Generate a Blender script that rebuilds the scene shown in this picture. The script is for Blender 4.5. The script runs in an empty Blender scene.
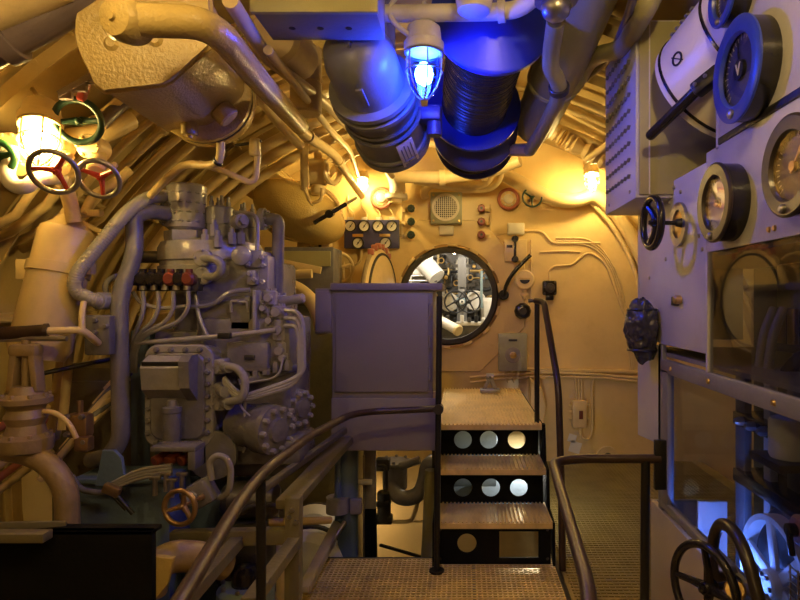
import bpy, bmesh, math, random
from mathutils import Vector, Matrix, Quaternion
PI = math.pi
rnd = random.Random(7)
S = bpy.context.scene
COL = S.collection
V = Vector

# ------------------------------------------------------------------ camera
EYE = 1.45
FPX = 600.0
VPX, VPY = 462.0, 300.0
cd = bpy.data.cameras.new('camera')
cd.lens = 27.0
cd.sensor_width = 36.0
cd.shift_x = (400.0 - VPX) / 800.0
cd.clip_start = 0.02
cam = bpy.data.objects.new('camera', cd)
cam.location = (0, 0, EYE)
cam.rotation_euler = (PI / 2, 0, 0)
COL.objects.link(cam)
S.camera = cam


def W(u, v, d):
    """A point of the room at distance d along the boat, from a sight line."""
    return V(((u - VPX) * d / FPX, d, EYE - (v - VPY) * d / FPX))


# ------------------------------------------------------------------ materials
def _nt(name):
    m = bpy.data.materials.new(name)
    m.use_nodes = True
    nt = m.node_tree
    b = nt.nodes['Principled BSDF']
    return m, nt, b


def paint(name, col, rough=0.45, metal=0.0, var=0.12, vscale=5.0, bump=0.15, bscale=60.0,
          dirt=None, dirt_amt=0.35, dscale=3.0, coat=0.0, spec=0.5):
    m, nt, b = _nt(name)
    N, L = nt.nodes, nt.links
    tc = N.new('ShaderNodeTexCoord')
    n1 = N.new('ShaderNodeTexNoise'); n1.inputs['Scale'].default_value = vscale; n1.inputs['Detail'].default_value = 6
    L.new(tc.outputs['Object'], n1.inputs['Vector'])
    r1 = N.new('ShaderNodeValToRGB')
    r1.color_ramp.elements[0].position = 0.3; r1.color_ramp.elements[1].position = 0.7
    c0 = [max(0, c * (1 - var)) for c in col]; c1 = [min(1, c * (1 + var)) for c in col]
    r1.color_ramp.elements[0].color = (*c0, 1); r1.color_ramp.elements[1].color = (*c1, 1)
    L.new(n1.outputs['Fac'], r1.inputs['Fac'])
    out = r1.outputs['Color']
    if dirt:
        n2 = N.new('ShaderNodeTexNoise'); n2.inputs['Scale'].default_value = dscale; n2.inputs['Detail'].default_value = 9
        n2.inputs['Roughness'].default_value = 0.7
        L.new(tc.outputs['Object'], n2.inputs['Vector'])
        r2 = N.new('ShaderNodeValToRGB')
        r2.color_ramp.elements[0].position = 0.52; r2.color_ramp.elements[0].color = (0, 0, 0, 1)
        r2.color_ramp.elements[1].position = 0.78; r2.color_ramp.elements[1].color = (dirt_amt,) * 3 + (1,)
        L.new(n2.outputs['Fac'], r2.inputs['Fac'])
        mx = N.new('ShaderNodeMixRGB'); mx.inputs['Color2'].default_value = (*dirt, 1)
        L.new(r2.outputs['Color'], mx.inputs['Fac']); L.new(out, mx.inputs['Color1'])
        out = mx.outputs['Color']
    L.new(out, b.inputs['Base Color'])
    b.inputs['Roughness'].default_value = rough
    b.inputs['Metallic'].default_value = metal
    b.inputs['Specular IOR Level'].default_value = spec
    b.inputs['Coat Weight'].default_value = coat
    if bump:
        n3 = N.new('ShaderNodeTexNoise'); n3.inputs['Scale'].default_value = bscale; n3.inputs['Detail'].default_value = 3
        L.new(tc.outputs['Object'], n3.inputs['Vector'])
        bp = N.new('ShaderNodeBump'); bp.inputs['Strength'].default_value = bump; bp.inputs['Distance'].default_value = 0.01
        L.new(n3.outputs['Fac'], bp.inputs['Height']); L.new(bp.outputs['Normal'], b.inputs['Normal'])
    return m


def emit(name, col, strength):
    m, nt, b = _nt(name)
    b.inputs['Base Color'].default_value = (*col, 1)
    b.inputs['Emission Color'].default_value = (*col, 1)
    b.inputs['Emission Strength'].default_value = strength
    return m


def pane(name, tint=(1, 1, 1), refl=0.08, rough=0.02, grime=0.0, power=4):
    m, nt, b = _nt(name)
    N, L = nt.nodes, nt.links
    N.remove(b)
    o = N['Material Output']
    t = N.new('ShaderNodeBsdfTransparent'); t.inputs['Color'].default_value = (*tint, 1)
    g = N.new('ShaderNodeBsdfGlossy'); g.inputs['Roughness'].default_value = rough
    f = N.new('ShaderNodeLayerWeight'); f.inputs['Blend'].default_value = .5
    pw = N.new('ShaderNodeMath'); pw.operation = 'POWER'; pw.inputs[1].default_value = power
    L.new(f.outputs['Facing'], pw.inputs[0])
    a = N.new('ShaderNodeMath'); a.operation = 'ADD'; a.use_clamp = True; a.inputs[1].default_value = refl
    L.new(pw.outputs[0], a.inputs[0])
    mx = N.new('ShaderNodeMixShader')
    L.new(a.outputs[0], mx.inputs[0]); L.new(t.outputs[0], mx.inputs[1]); L.new(g.outputs[0], mx.inputs[2])
    res = mx.outputs[0]
    if grime:
        tc = N.new('ShaderNodeTexCoord'); n = N.new('ShaderNodeTexNoise'); n.inputs['Scale'].default_value = 9; n.inputs['Detail'].default_value = 8
        L.new(tc.outputs['Object'], n.inputs['Vector'])
        mm = N.new('ShaderNodeMath'); mm.operation = 'MULTIPLY'; mm.inputs[1].default_value = grime
        L.new(n.outputs['Fac'], mm.inputs[0])
        d = N.new('ShaderNodeBsdfDiffuse'); d.inputs['Color'].default_value = (.5, .5, .5, 1)
        m2 = N.new('ShaderNodeMixShader')
        L.new(mm.outputs[0], m2.inputs[0]); L.new(res, m2.inputs[1]); L.new(d.outputs[0], m2.inputs[2])
        res = m2.outputs[0]
    L.new(res, o.inputs['Surface'])
    return m


M = dict(
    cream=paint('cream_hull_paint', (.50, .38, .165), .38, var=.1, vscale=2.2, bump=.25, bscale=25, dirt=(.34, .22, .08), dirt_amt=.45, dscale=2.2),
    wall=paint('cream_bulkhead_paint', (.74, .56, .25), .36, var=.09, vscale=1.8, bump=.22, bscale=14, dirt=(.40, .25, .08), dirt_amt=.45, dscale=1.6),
    creampipe=paint('cream_pipe_paint', (.70, .54, .27), .35, var=.12, vscale=9, bump=.12, bscale=50, dirt=(.3, .2, .1), dirt_amt=.4, dscale=9),
    ochre=paint('ochre_enamel', (.60, .44, .15), .26, var=.08, vscale=6, bump=.35, bscale=95, dirt=(.3, .2, .08), dirt_amt=.25, dscale=5),
    white=paint('white_enamel', (.78, .74, .66), .35, var=.06, bump=.1),
    offwhite=paint('aged_white_paint', (.66, .62, .54), .4, var=.12, bump=.12, dirt=(.3, .22, .12), dirt_amt=.4, dscale=8),
    grey=paint('machine_grey_paint', (.175, .168, .185), .27, var=.16, vscale=10, bump=.25, bscale=45, dirt=(.13, .10, .07), dirt_amt=.5, dscale=7),
    greylight=paint('light_machine_grey', (.285, .275, .295), .25, var=.14, vscale=10, bump=.2, bscale=45, dirt=(.18, .13, .08), dirt_amt=.5, dscale=8),
    bluegrey=paint('blue_grey_paint', (.12, .18, .27), .4, var=.15, vscale=6, bump=.2, dirt=(.08, .07, .06), dirt_amt=.5, dscale=6),
    cabinet=paint('cabinet_grey_paint', (.25, .225, .22), .42, var=.05, vscale=3, bump=.05, bscale=120, dirt=(.2, .17, .14), dirt_amt=.2, dscale=4),
    panel=paint('switchboard_grey_paint', (.52, .51, .50), .36, var=.05, vscale=4, bump=.08, bscale=90, dirt=(.3, .25, .2), dirt_amt=.3, dscale=5),
    paneldark=paint('frame_grey_paint', (.20, .195, .19), .4, var=.08, vscale=5, bump=.08, dirt=(.13, .11, .1), dirt_amt=.4, dscale=6),
    tan=paint('tan_sheet_paint', (.44, .38, .24), .42, var=.07, vscale=3, bump=.1, dirt=(.2, .15, .1), dirt_amt=.4, dscale=4),
    olive=paint('olive_grey_paint', (.36, .33, .15), .42, var=.08, vscale=5, bump=.1),
    black=paint('black_paint', (.012, .012, .013), .38, var=.2, bump=.1),
    matteblack=paint('sooty_black_steel', (.006, .006, .006), .8, var=.3, bump=.15, spec=.15),
    bakelite=paint('black_bakelite', (.016, .014, .014), .2, var=.15, bump=.04, bscale=60),
    rail=paint('worn_brown_rail', (.055, .032, .022), .36, metal=.1, var=.3, vscale=14, bump=.08, dirt=(.02, .02, .02), dirt_amt=.8, dscale=9),
    steel=paint('worn_steel', (.42, .40, .37), .34, metal=.9, var=.18, vscale=18, bump=.08),
    darksteel=paint('oily_dark_steel', (.09, .085, .08), .35, metal=.7, var=.25, vscale=12, bump=.12),
    brass=paint('brass', (.62, .42, .16), .3, metal=.9, var=.15, vscale=15, bump=.05),
    bronze=paint('bronze_wheel', (.38, .25, .13), .32, metal=.75, var=.2, vscale=12, bump=.08),
    grating=paint('worn_grating_steel', (.84, .66, .31), .36, metal=.3, var=.2, vscale=10, bump=.1, dirt=(.1, .06, .03), dirt_amt=.6, dscale=5),
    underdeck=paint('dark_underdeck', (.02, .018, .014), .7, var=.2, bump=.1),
    floorplate=paint('olive_deck_plate', (.30, .24, .09), .42, metal=.2, var=.15, vscale=5, bump=.1, dirt=(.08, .06, .03), dirt_amt=.5, dscale=3),
    bluepaint=paint('blue_enamel', (.025, .05, .42), .34, var=.08, bump=.05),
    bluedull=paint('dark_blue_enamel', (.05, .05, .16), .4, var=.15, bump=.06),
    cable=paint('black_cable_rubber', (.016, .016, .018), .26, var=.2, bump=.05),
    green=paint('green_enamel', (.02, .09, .035), .3, var=.15, bump=.06),
    dgreen=paint('dark_green_enamel', (.012, .035, .024), .3, var=.15, bump=.06),
    red=paint('red_enamel', (.50, .05, .025), .35, var=.15, bump=.1),
    dred=paint('dark_red_enamel', (.22, .025, .018), .35, var=.15, bump=.1),
    salmon=paint('faded_red_paint', (.42, .14, .09), .4, var=.15, bump=.1),
    dial=paint('white_dial', (.72, .70, .64), .5, var=.03, bump=0),
    dialgrey=paint('grey_dial', (.34, .31, .26), .4, var=.08, bump=0),
    plate=paint('label_plate', (.68, .64, .55), .4, var=.05, bump=.05),
    dimcream=paint('dim_cream_paint', (.32, .23, .12), .4, var=.2, vscale=9, bump=.3, bscale=40, dirt=(.14, .08, .04), dirt_amt=.6, dscale=9),  # darker cream: lower-left dimness put into its colour; also the door rim
    rubber=paint('rubber_gasket', (.035, .03, .027), .6, var=.2, bump=.1),
    hose=paint('braided_hose_metal', (.36, .34, .31), .5, metal=.2, var=.15, bump=.05),
    darkbronze=paint('dark_bronze_bezel', (.035, .027, .02), .3, metal=.2, var=.15, bump=.04),
    framepaint=paint('dark_olive_frame_paint', (.17, .15, .085), .38, var=.2, vscale=8, bump=.15, dirt=(.05, .04, .03), dirt_amt=.6, dscale=8),
    wood=paint('dark_brown_wood_grip', (.035, .018, .012), .3, var=.3, vscale=20, bump=.08),
    paleblue=paint('pale_blue_paint', (.34, .44, .56), .4, var=.12, bump=.1, dirt=(.12, .1, .08), dirt_amt=.4, dscale=7),
    greygreen=paint('grey_green_paint', (.36, .37, .27), .4, var=.1, bump=.1, dirt=(.15, .12, .06), dirt_amt=.4, dscale=8),
    teal=paint('grey_teal_paint', (.22, .30, .32), .35, var=.1, bump=.1),
    bundle=paint('black_plastic_wrap', (.045, .042, .05), .2, var=.3, vscale=9, bump=.5, bscale=30),
    purple=paint('aged_mauve_pipe_paint', (.16, .12, .12), .38, var=.15, vscale=9, bump=.12),
    louver=paint('pale_grey_paint', (.5, .5, .51), .4, var=.05, bump=.06),
    redbrown=paint('red_brown_terminals', (.16, .035, .02), .35, var=.3, bump=.1),
    glass=pane('clear_glass', refl=.03),
    boardglass=pane('switchboard_glass', tint=(.72, .74, .78), refl=.06, rough=.015, grime=.012),
    bayglass=pane('lower_bay_glass', tint=(.75, .78, .85), refl=.0, rough=.02, grime=.012, power=7),
    blueglass=pane('blue_lamp_glass', tint=(.25, .4, 1), refl=.05),
)
WARM = (1.0, .60, .22)
M['bulb'] = emit('warm_lamp_bulb', (1.0, .67, .20), 95)
M['bulbfill'] = emit('warm_fill_bulb', (1.0, .69, .27), 370)
M['bulbreelfill'] = emit('warm_reel_fill_bulb', (1.0, .69, .23), 560)
M['bulbmid'] = emit('warm_mid_bulb', (1.0, .69, .23), 400)
M['bulbtiny'] = emit('warm_tiny_bulb', (1.0, .69, .23), 330)
M['bulbwork'] = emit('white_work_bulb', (1.0, .74, .45), 300)
M['bulbwhite'] = emit('white_tube_bulb', (1.0, .93, .80), 420)
M['bulbblue'] = emit('blue_lamp_bulb', (.06, .13, 1.0), 330)
M['bulbsoft'] = emit('soft_bulb', (1.0, .8, .5), 40)
M['tubeblue'] = emit('blue_tube', (.10, .22, 1.0), 90)


# ------------------------------------------------------------------ mesh building
def frame(axis, up=V((0, 0, 1))):
    z = V(axis).normalized()
    u = V(up)
    if abs(z.dot(u.normalized())) > .97:
        u = V((0, 1, 0)) if abs(z.y) < .9 else V((1, 0, 0))
    x = u.cross(z).normalized()
    y = z.cross(x).normalized()
    return x, y, z


def fillet(pts, R, k=6):
    pts = [V(p) for p in pts]
    if R <= 0 or len(pts) < 3:
        return pts
    out = [pts[0]]
    for i in range(1, len(pts) - 1):
        a, b, c = pts[i - 1], pts[i], pts[i + 1]
        d1, d2 = (a - b), (c - b)
        r = min(R, d1.length * .49, d2.length * .49)
        p, q = b + d1.normalized() * r, b + d2.normalized() * r
        for j in range(k + 1):
            t = j / k
            out.append(p * (1 - t) ** 2 + b * 2 * t * (1 - t) + q * t * t)
    out.append(pts[-1])
    return out


def arc(c, x, y, R, a0, a1, n=16):
    c, x, y = V(c), V(x), V(y)
    return [c + x * R * math.cos(a0 + (a1 - a0) * i / n) + y * R * math.sin(a0 + (a1 - a0) * i / n) for i in range(n + 1)]


class MB:
    def __init__(s):
        s.v, s.f = [], []

    def add(s, verts, faces):
        o = len(s.v)
        s.v += [V(p) for p in verts]
        s.f += [tuple(i + o for i in f) for f in faces]
        return s

    def box(s, c, size, rot=None, bev=0.0, seg=2):
        bm = bmesh.new()
        bmesh.ops.create_cube(bm, size=1)
        for w in bm.verts:
            w.co = V((w.co.x * size[0], w.co.y * size[1], w.co.z * size[2]))
        if bev:
            bmesh.ops.bevel(bm, geom=bm.edges[:], offset=min(bev, min(size) * .45), segments=seg, affect='EDGES', profile=.5)
        bm.verts.index_update()
        R = rot if rot is not None else Matrix.Identity(3)
        c = V(c)
        s.add([R @ w.co + c for w in bm.verts], [[w.index for w in f.verts] for f in bm.faces])
        bm.free()
        return s

    def mm(s, x0, x1, y0, y1, z0, z1, bev=0.0):
        return s.box(((x0 + x1) / 2, (y0 + y1) / 2, (z0 + z1) / 2), (abs(x1 - x0), abs(y1 - y0), abs(z1 - z0)), None, bev)

    def bar(s, p, q, w, h, bev=.003, up=V((0, 0, 1))):
        p, q = V(p), V(q)
        x, y, z = frame(q - p, up)
        return s.box((p + q) / 2, (w, h, (q - p).length), Matrix((x, y, z)).transposed(), bev)

    def lathe(s, p, axis, prof, n=24, cap0=True, cap1=True, a0=0.0):
        p = V(p)
        x, y, z = frame(axis)
        vs, fs = [], []
        for (r, h) in prof:
            for i in range(n):
                a = a0 + 2 * PI * i / n
                vs.append(p + z * h + (x * math.cos(a) + y * math.sin(a)) * r)
        for k in range(len(prof) - 1):
            for i in range(n):
                j = (i + 1) % n
                fs.append((k * n + i, k * n + j, (k + 1) * n + j, (k + 1) * n + i))
        if cap0 and prof[0][0] > 1e-6:
            fs.append(tuple(reversed(range(n))))
        if cap1 and prof[-1][0] > 1e-6:
            fs.append(tuple((len(prof) - 1) * n + i for i in range(n)))
        return s.add(vs, fs)

    def cyl(s, p, q, r, r2=None, n=20, bev=0.0):
        p, q = V(p), V(q)
        L = (q - p).length
        r2 = r if r2 is None else r2
        b = min(bev, r * .5, r2 * .5, L * .45)
        prof = [(r - b, 0), (r, b), (r2, L - b), (r2 - b, L)] if b else [(r, 0), (r2, L)]
        return s.lathe(p, q - p, prof, n)

    def tube(s, pts, r, R=0.0, n=10, caps=True, k=6, rib=0.0):
        P = fillet(pts, R, k)
        Q = [P[0]]
        for p in P[1:]:
            if (p - Q[-1]).length > 1e-5:
                Q.append(p)
        P = Q
        vs, fs = [], []
        t0 = (P[1] - P[0]).normalized()
        x, y, _ = frame(t0)
        prev = t0
        for i, p in enumerate(P):
            if i == 0:
                t = t0
            elif i == len(P) - 1:
                t = (P[-1] - P[-2]).normalized()
            else:
                t = ((P[i + 1] - p).normalized() + (p - P[i - 1]).normalized())
                t = t.normalized() if t.length > 1e-6 else prev
            q = prev.rotation_difference(t)
            x = q @ x; y = q @ y
            prev = t
            rr = r[i] if isinstance(r, (list, tuple)) else r
            if rib and i % 2:
                rr *= 1 - rib
            for j in range(n):
                a = 2 * PI * j / n
                vs.append(p + (x * math.cos(a) + y * math.sin(a)) * rr)
        for i in range(len(P) - 1):
            for j in range(n):
                k2 = (j + 1) % n
                fs.append((i * n + j, i * n + k2, (i + 1) * n + k2, (i + 1) * n + j))
        if caps:
            fs.append(tuple(reversed(range(n))))
            fs.append(tuple((len(P) - 1) * n + j for j in range(n)))
        return s.add(vs, fs)

    def torus(s, c, axis, R, r, n=36, m=10, sx=1.0, sy=1.0):
        c = V(c)
        x, y, z = frame(axis)
        vs, fs = [], []
        for i in range(n):
            a = 2 * PI * i / n
            e = (x * math.cos(a) * sx + y * math.sin(a) * sy)
            en = e.normalized()
            for j in range(m):
                b = 2 * PI * j / m
                vs.append(c + e * R + en * r * math.cos(b) + z * r * math.sin(b))
        for i in range(n):
            for j in range(m):
                fs.append((i * m + j, ((i + 1) % n) * m + j, ((i + 1) % n) * m + (j + 1) % m, i * m + (j + 1) % m))
        return s.add(vs, fs)

    def sph(s, c, r, sc=(1, 1, 1), sub=2, rot=None):
        bm = bmesh.new()
        bmesh.ops.create_icosphere(bm, subdivisions=sub, radius=r)
        bm.verts.index_update()
        R = rot if rot is not None else Matrix.Identity(3)
        s.add([R @ V((w.co.x * sc[0], w.co.y * sc[1], w.co.z * sc[2])) + V(c) for w in bm.verts], [[w.index for w in f.verts] for f in bm.faces])
        bm.free()
        return s

    def prism(s, poly, o, x, y, depth, bev=0.0):
        """Outline in the plane (o,x,y), extruded along x cross y."""
        o, x, y = V(o), V(x).normalized(), V(y).normalized()
        z = x.cross(y).normalized()
        n = len(poly)
        cx = sum(p[0] for p in poly) / n; cy = sum(p[1] for p in poly) / n

        def ring(k, h):
            return [o + x * (cx + (p[0] - cx) * k) + y * (cy + (p[1] - cy) * k) + z * h for p in poly]
        if bev:
            rad = sum(math.hypot(p[0] - cx, p[1] - cy) for p in poly) / n
            k = 1 - bev / rad
            rings = [ring(k, 0), ring(1, bev), ring(1, depth - bev), ring(k, depth)]
        else:
            rings = [ring(1, 0), ring(1, depth)]
        vs = [p for r_ in rings for p in r_]
        fs = []
        for q in range(len(rings) - 1):
            for i in range(n):
                j = (i + 1) % n
                fs.append((q * n + i, q * n + j, (q + 1) * n + j, (q + 1) * n + i))
        fs.append(tuple(reversed(range(n))))
        fs.append(tuple((len(rings) - 1) * n + i for i in range(n)))
        return s.add(vs, fs)

    def bolts(s, c, axis, R, n, r, h, a0=0.0, sx=1.0, sy=1.0):
        c = V(c)
        x, y, z = frame(axis)
        for i in range(n):
            a = a0 + 2 * PI * i / n
            p = c + x * math.cos(a) * R * sx + y * math.sin(a) * R * sy
            s.lathe(p, z, [(r, 0), (r, h * .7), (r * .75, h)], 6)
        return s

    def ringplate(s, c, axis, ri, ro, th, n=48):
        """Flat ring with a hole."""
        c = V(c)
        return s.lathe(c, axis, [(ri, 0), (ro, 0), (ro, th), (ri, th), (ri, 0)], n, False, False)

    def holeplate(s, x0, x1, z0, z1, y0, y1, holes, seg=24):
        """Upright plate between y0 and y1 with round holes, each in its own cell."""
        holes = sorted(holes)
        cuts = [x0] + [(holes[i][0] + holes[i + 1][0]) / 2 for i in range(len(holes) - 1)] + [x1]
        for i, (cx, cz, r) in enumerate(holes):
            a, b = cuts[i], cuts[i + 1]
            out, inn = [], []
            for k in range(seg):
                t = 2 * PI * (k + .5) / seg
                dx, dz = math.cos(t), math.sin(t)
                inn.append((cx + dx * r, cz + dz * r))
                ks = []
                if dx > 1e-9: ks.append((b - cx) / dx)
                if dx < -1e-9: ks.append((a - cx) / dx)
                if dz > 1e-9: ks.append((z1 - cz) / dz)
                if dz < -1e-9: ks.append((z0 - cz) / dz)
                kk = min(ks)
                out.append([cx + dx * kk, cz + dz * kk])
            for (ex, ez) in ((a, z0), (a, z1), (b, z0), (b, z1)):
                k = min(range(seg), key=lambda q: (out[q][0] - ex) ** 2 + (out[q][1] - ez) ** 2)
                out[k] = [ex, ez]
            vs = [(p[0], y0, p[1]) for p in out] + [(p[0], y0, p[1]) for p in inn] + [(p[0], y1, p[1]) for p in out] + [(p[0], y1, p[1]) for p in inn]
            fs = []
            n = seg
            for k in range(n):
                j = (k + 1) % n
                fs += [(k, j, n + j, n + k), (2 * n + j, 2 * n + k, 3 * n + k, 3 * n + j), (n + k, n + j, 3 * n + j, 3 * n + k), (j, k, 2 * n + k, 2 * n + j)]
            s.add(vs, fs)
        return s

    def text(s, body, size, o, x, y, th=.001):
        cu = bpy.data.curves.new('txt', 'FONT')
        cu.body = body; cu.size = size; cu.align_x = 'CENTER'; cu.align_y = 'CENTER'; cu.extrude = th
        ob = bpy.data.objects.new('txt', cu)
        me = ob.to_mesh()
        o, x, y = V(o), V(x).normalized(), V(y).normalized()
        z = x.cross(y)
        s.add([o + x * w.co.x + y * w.co.y + z * w.co.z for w in me.vertices], [list(p.vertices) for p in me.polygons])
        ob.to_mesh_clear()
        bpy.data.objects.remove(ob); bpy.data.curves.remove(cu)
        return s

    def obj(s, name, mat, parent=None, origin=None, smooth=True, ang=38):
        if parent is not None:
            o0 = wloc(parent)
        elif origin is not None:
            o0 = V(origin)
        else:
            lo = V((min(p[i] for p in s.v) for i in range(3))); hi = V((max(p[i] for p in s.v) for i in range(3)))
            o0 = V(((lo.x + hi.x) / 2, (lo.y + hi.y) / 2, lo.z))
        me = bpy.data.meshes.new(name)
        me.from_pydata([p - o0 for p in s.v], [], s.f)
        bm = bmesh.new(); bm.from_mesh(me)
        bmesh.ops.recalc_face_normals(bm, faces=bm.faces[:])
        bm.to_mesh(me); bm.free()
        if smooth:
            me.shade_smooth()
            me.set_sharp_from_angle(angle=math.radians(ang))
        me.materials.append(M[mat] if isinstance(mat, str) else mat)
        o = bpy.data.objects.new(name, me)
        COL.objects.link(o)
        if parent is not None:
            o.parent = parent
        else:
            o.location = o0
        return o


LOC = {}


def wloc(o):
    p = V(o.location)
    while o.parent:
        o = o.parent
        p = p + V(o.location)
    return p


def tag(o, label, cat, group=None, kind=None):
    if label: o['label'] = label
    if cat: o['category'] = cat
    if group: o['group'] = group
    if kind: o['kind'] = kind
    return o


def thing(name, label, cat, loc, group=None):
    o = bpy.data.objects.new(name, None)
    o.empty_display_size = .05
    COL.objects.link(o)
    o.location = V(loc)
    return tag(o, label, cat, group)


def struct(o):
    o['kind'] = 'structure'
    return o


def dup(root, loc, label=None, group=None):
    """Copy of a thing with copies of its parts and sub-parts."""
    r = root.copy(); COL.objects.link(r); r.location = V(loc)
    if label: r['label'] = label
    if group: r['group'] = group

    def kids(a, b):
        for ch in list(a.children):
            if ch.name in seen: continue
            c = ch.copy(); COL.objects.link(c); c.parent = b
            seen.add(c.name)
            kids(ch, c)
    seen = set()
    kids(root, r)
    return r


ORD = ['first', 'second', 'third', 'fourth', 'fifth', 'sixth', 'seventh', 'eighth']
X, Y, Z = V((1, 0, 0)), V((0, 1, 0)), V((0, 0, 1))


def pipe(pts, r, label, mat='creampipe', R=.06, name='pipe', cat='pipe', group=None, n=12, clamps=(), flange=None, cmat='darksteel'):
    """A pipe as a thing: the tube, plus flanges and clamps where it has them."""
    P = fillet(pts, R)
    mid = P[0]
    if not clamps and not flange:
        return tag(MB().tube(pts, r, R, n).obj(name, mat, origin=mid), label, cat, group)
    t = thing(name, label, cat, mid, group)
    MB().tube(pts, r, R, n).obj('tube', mat, t)
    for f in clamps:
        i = min(len(P) - 2, max(0, int(f * (len(P) - 1))))
        d = (P[i + 1] - P[i]).normalized()
        q = P[i] + (P[i + 1] - P[i]) * .5
        MB().cyl(q - d * r * .45, q + d * r * .45, r * 1.3, n=14, bev=.002).obj('clamp', cmat, t)
    if flange:
        for (p, q) in ((P[0], P[1]), (P[-1], P[-2])) if flange == 2 else ((P[0], P[1]),) if flange == 1 else ((P[-1], P[-2]),):
            d = (q - p).normalized()
            m = MB().cyl(p, p + d * r * .5, r * 1.75, n=18, bev=.002).bolts(p + d * r * .5, d, r * 1.4, 6, r * .2, r * .2)
            m.obj('flange', mat, t)
    return t


def handwheel(c, axis, R, r, label, rim='black', spoke='black', ns=3, hub=None, stem=.08, name='handwheel', a0=.3, dish=.02, group=None, stemmat='steel'):
    c = V(c)
    x, y, z = frame(axis)
    t = thing(name, label, 'handwheel', c - z * stem, group)
    MB().torus(c + z * dish, z, R, r, 40, 10).obj('rim', rim, t)
    m = MB()
    for i in range(ns):
        a = a0 + 2 * PI * i / ns
        e = x * math.cos(a) + y * math.sin(a)
        m = MB().tube([c + e * R * .08, c + e * R * .5 + z * dish * .3, c + e * R + z * dish], [r * 1.25, r * .9, r * .8], 0, 8)
        m.obj('spoke', spoke, t)
    MB().cyl(c - z * r * 1.5, c + z * r * 1.8, R * .2, R * .16, 16, .003).lathe(c + z * r * 1.8, z, [(R * .1, 0), (R * .1, R * .07), (R * .05, R * .1)], 6).obj('hub', hub or spoke, t)
    MB().cyl(c - z * stem, c, R * .09, n=12).cyl(c - z * stem, c - z * stem * .72, R * .2, R * .15, 12, .002).obj('stem', stemmat, t)
    return t
# ================================================================== THE SETTING
HR, HX, HZ = 2.62, -.1, .38           # pressure hull: radius and axis
BY = 5.40                           # near face of the bulkhead


def hull_arc(a0, a1, y0, y1, R=HR, th=.05, n=24):
    m = MB()
    vs, fs = [], []
    for i in range(n + 1):
        a = a0 + (a1 - a0) * i / n
        for (rr, y) in ((R, y0), (R, y1), (R + th, y1), (R + th, y0)):
            vs.append(V((HX + rr * math.cos(a), y, HZ + rr * math.sin(a))))
    for i in range(n):
        for j in range(4):
            k = (j + 1) % 4
            fs.append((i * 4 + j, i * 4 + k, i * 4 + 4 + k, i * 4 + 4 + j))
    fs += [(0, 1, 2, 3), (n * 4 + 3, n * 4 + 2, n * 4 + 1, n * 4)]
    return m.add(vs, fs)


def hp(a, y, off=0.0):
    """Point on the inside of the hull at angle a (degrees), off inwards."""
    a = math.radians(a)
    return V((HX + (HR - off) * math.cos(a), y, HZ + (HR - off) * math.sin(a)))


D = math.radians
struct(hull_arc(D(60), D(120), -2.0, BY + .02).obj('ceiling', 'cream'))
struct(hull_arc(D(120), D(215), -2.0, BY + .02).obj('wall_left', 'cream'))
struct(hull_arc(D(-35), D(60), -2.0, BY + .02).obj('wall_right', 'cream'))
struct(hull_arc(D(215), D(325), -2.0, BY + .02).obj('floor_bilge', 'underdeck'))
# frames (ring ribs) and stringers of the hull
for i, y in enumerate((.55, 1.15, 1.75, 2.36, 2.95, 3.55, 4.15, 4.75)):
    m = MB()
    pts = [hp(a, y, .04) for a in range(-20, 201, 4)]
    for k in range(len(pts) - 1):
        m.bar(pts[k], pts[k + 1], .012, .09, 0, up=Y)
        q0, q1 = hp(-20 + 4 * k, y, .088), hp(-16 + 4 * k, y, .088)
        m.bar(q0, q1, .06, .012, 0, up=Y)
    struct(m.obj('trim_%d' % (i + 1), 'cream', smooth=False))
for i, a in enumerate((158, 141, 124, 62, 48)):
    m = MB()
    p, q = hp(a, -1.9, .02), hp(a, BY, .02)
    m.bar(p, q, .05, .02, 0, up=(hp(a, 0, 0) - hp(a, 0, 1)))
    m.bar(p + (hp(a, 0, .03) - hp(a, 0, 0)), q + (hp(a, 0, .03) - hp(a, 0, 0)), .012, .05, 0, up=(hp(a, 0, 0) - hp(a, 0, 1)))
    struct(m.obj('trim_%d' % (i + 20), 'cream', smooth=False))
HC = V((-.117, BY, 1.486))          # centre of the round hatch
HRAD = .40


def bulkhead(y, th, name, mat, hole=True):
    n = 64
    vs, fs = [], []
    for k in range(n):
        a = 2 * PI * k / n
        o = V((HX + (HR + .02) * math.cos(a), 0, HZ + (HR + .02) * math.sin(a)))
        i_ = V((HC.x + HRAD * math.cos(a), 0, HC.z + HRAD * math.sin(a))) if hole else V((HX + .01 * math.cos(a), 0, HZ + .01 * math.sin(a)))
        vs += [o + Y * y, i_ + Y * y, o + Y * (y + th), i_ + Y * (y + th)]
    for k in range(n):
        a, b = k * 4, ((k + 1) % n) * 4
        fs += [(a, b, b + 1, a + 1), (a + 2, a + 3, b + 3, b + 2), (a + 1, b + 1, b + 3, a + 3), (a, a + 2, b + 2, b)]
    if not hole:
        fs.append(tuple(k * 4 + 1 for k in range(n)))
    return struct(MB().add(vs, fs).obj(name, mat, smooth=False))


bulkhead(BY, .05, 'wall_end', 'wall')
bulkhead(-2.0, -.05, 'wall_back', 'cream', False)
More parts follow.
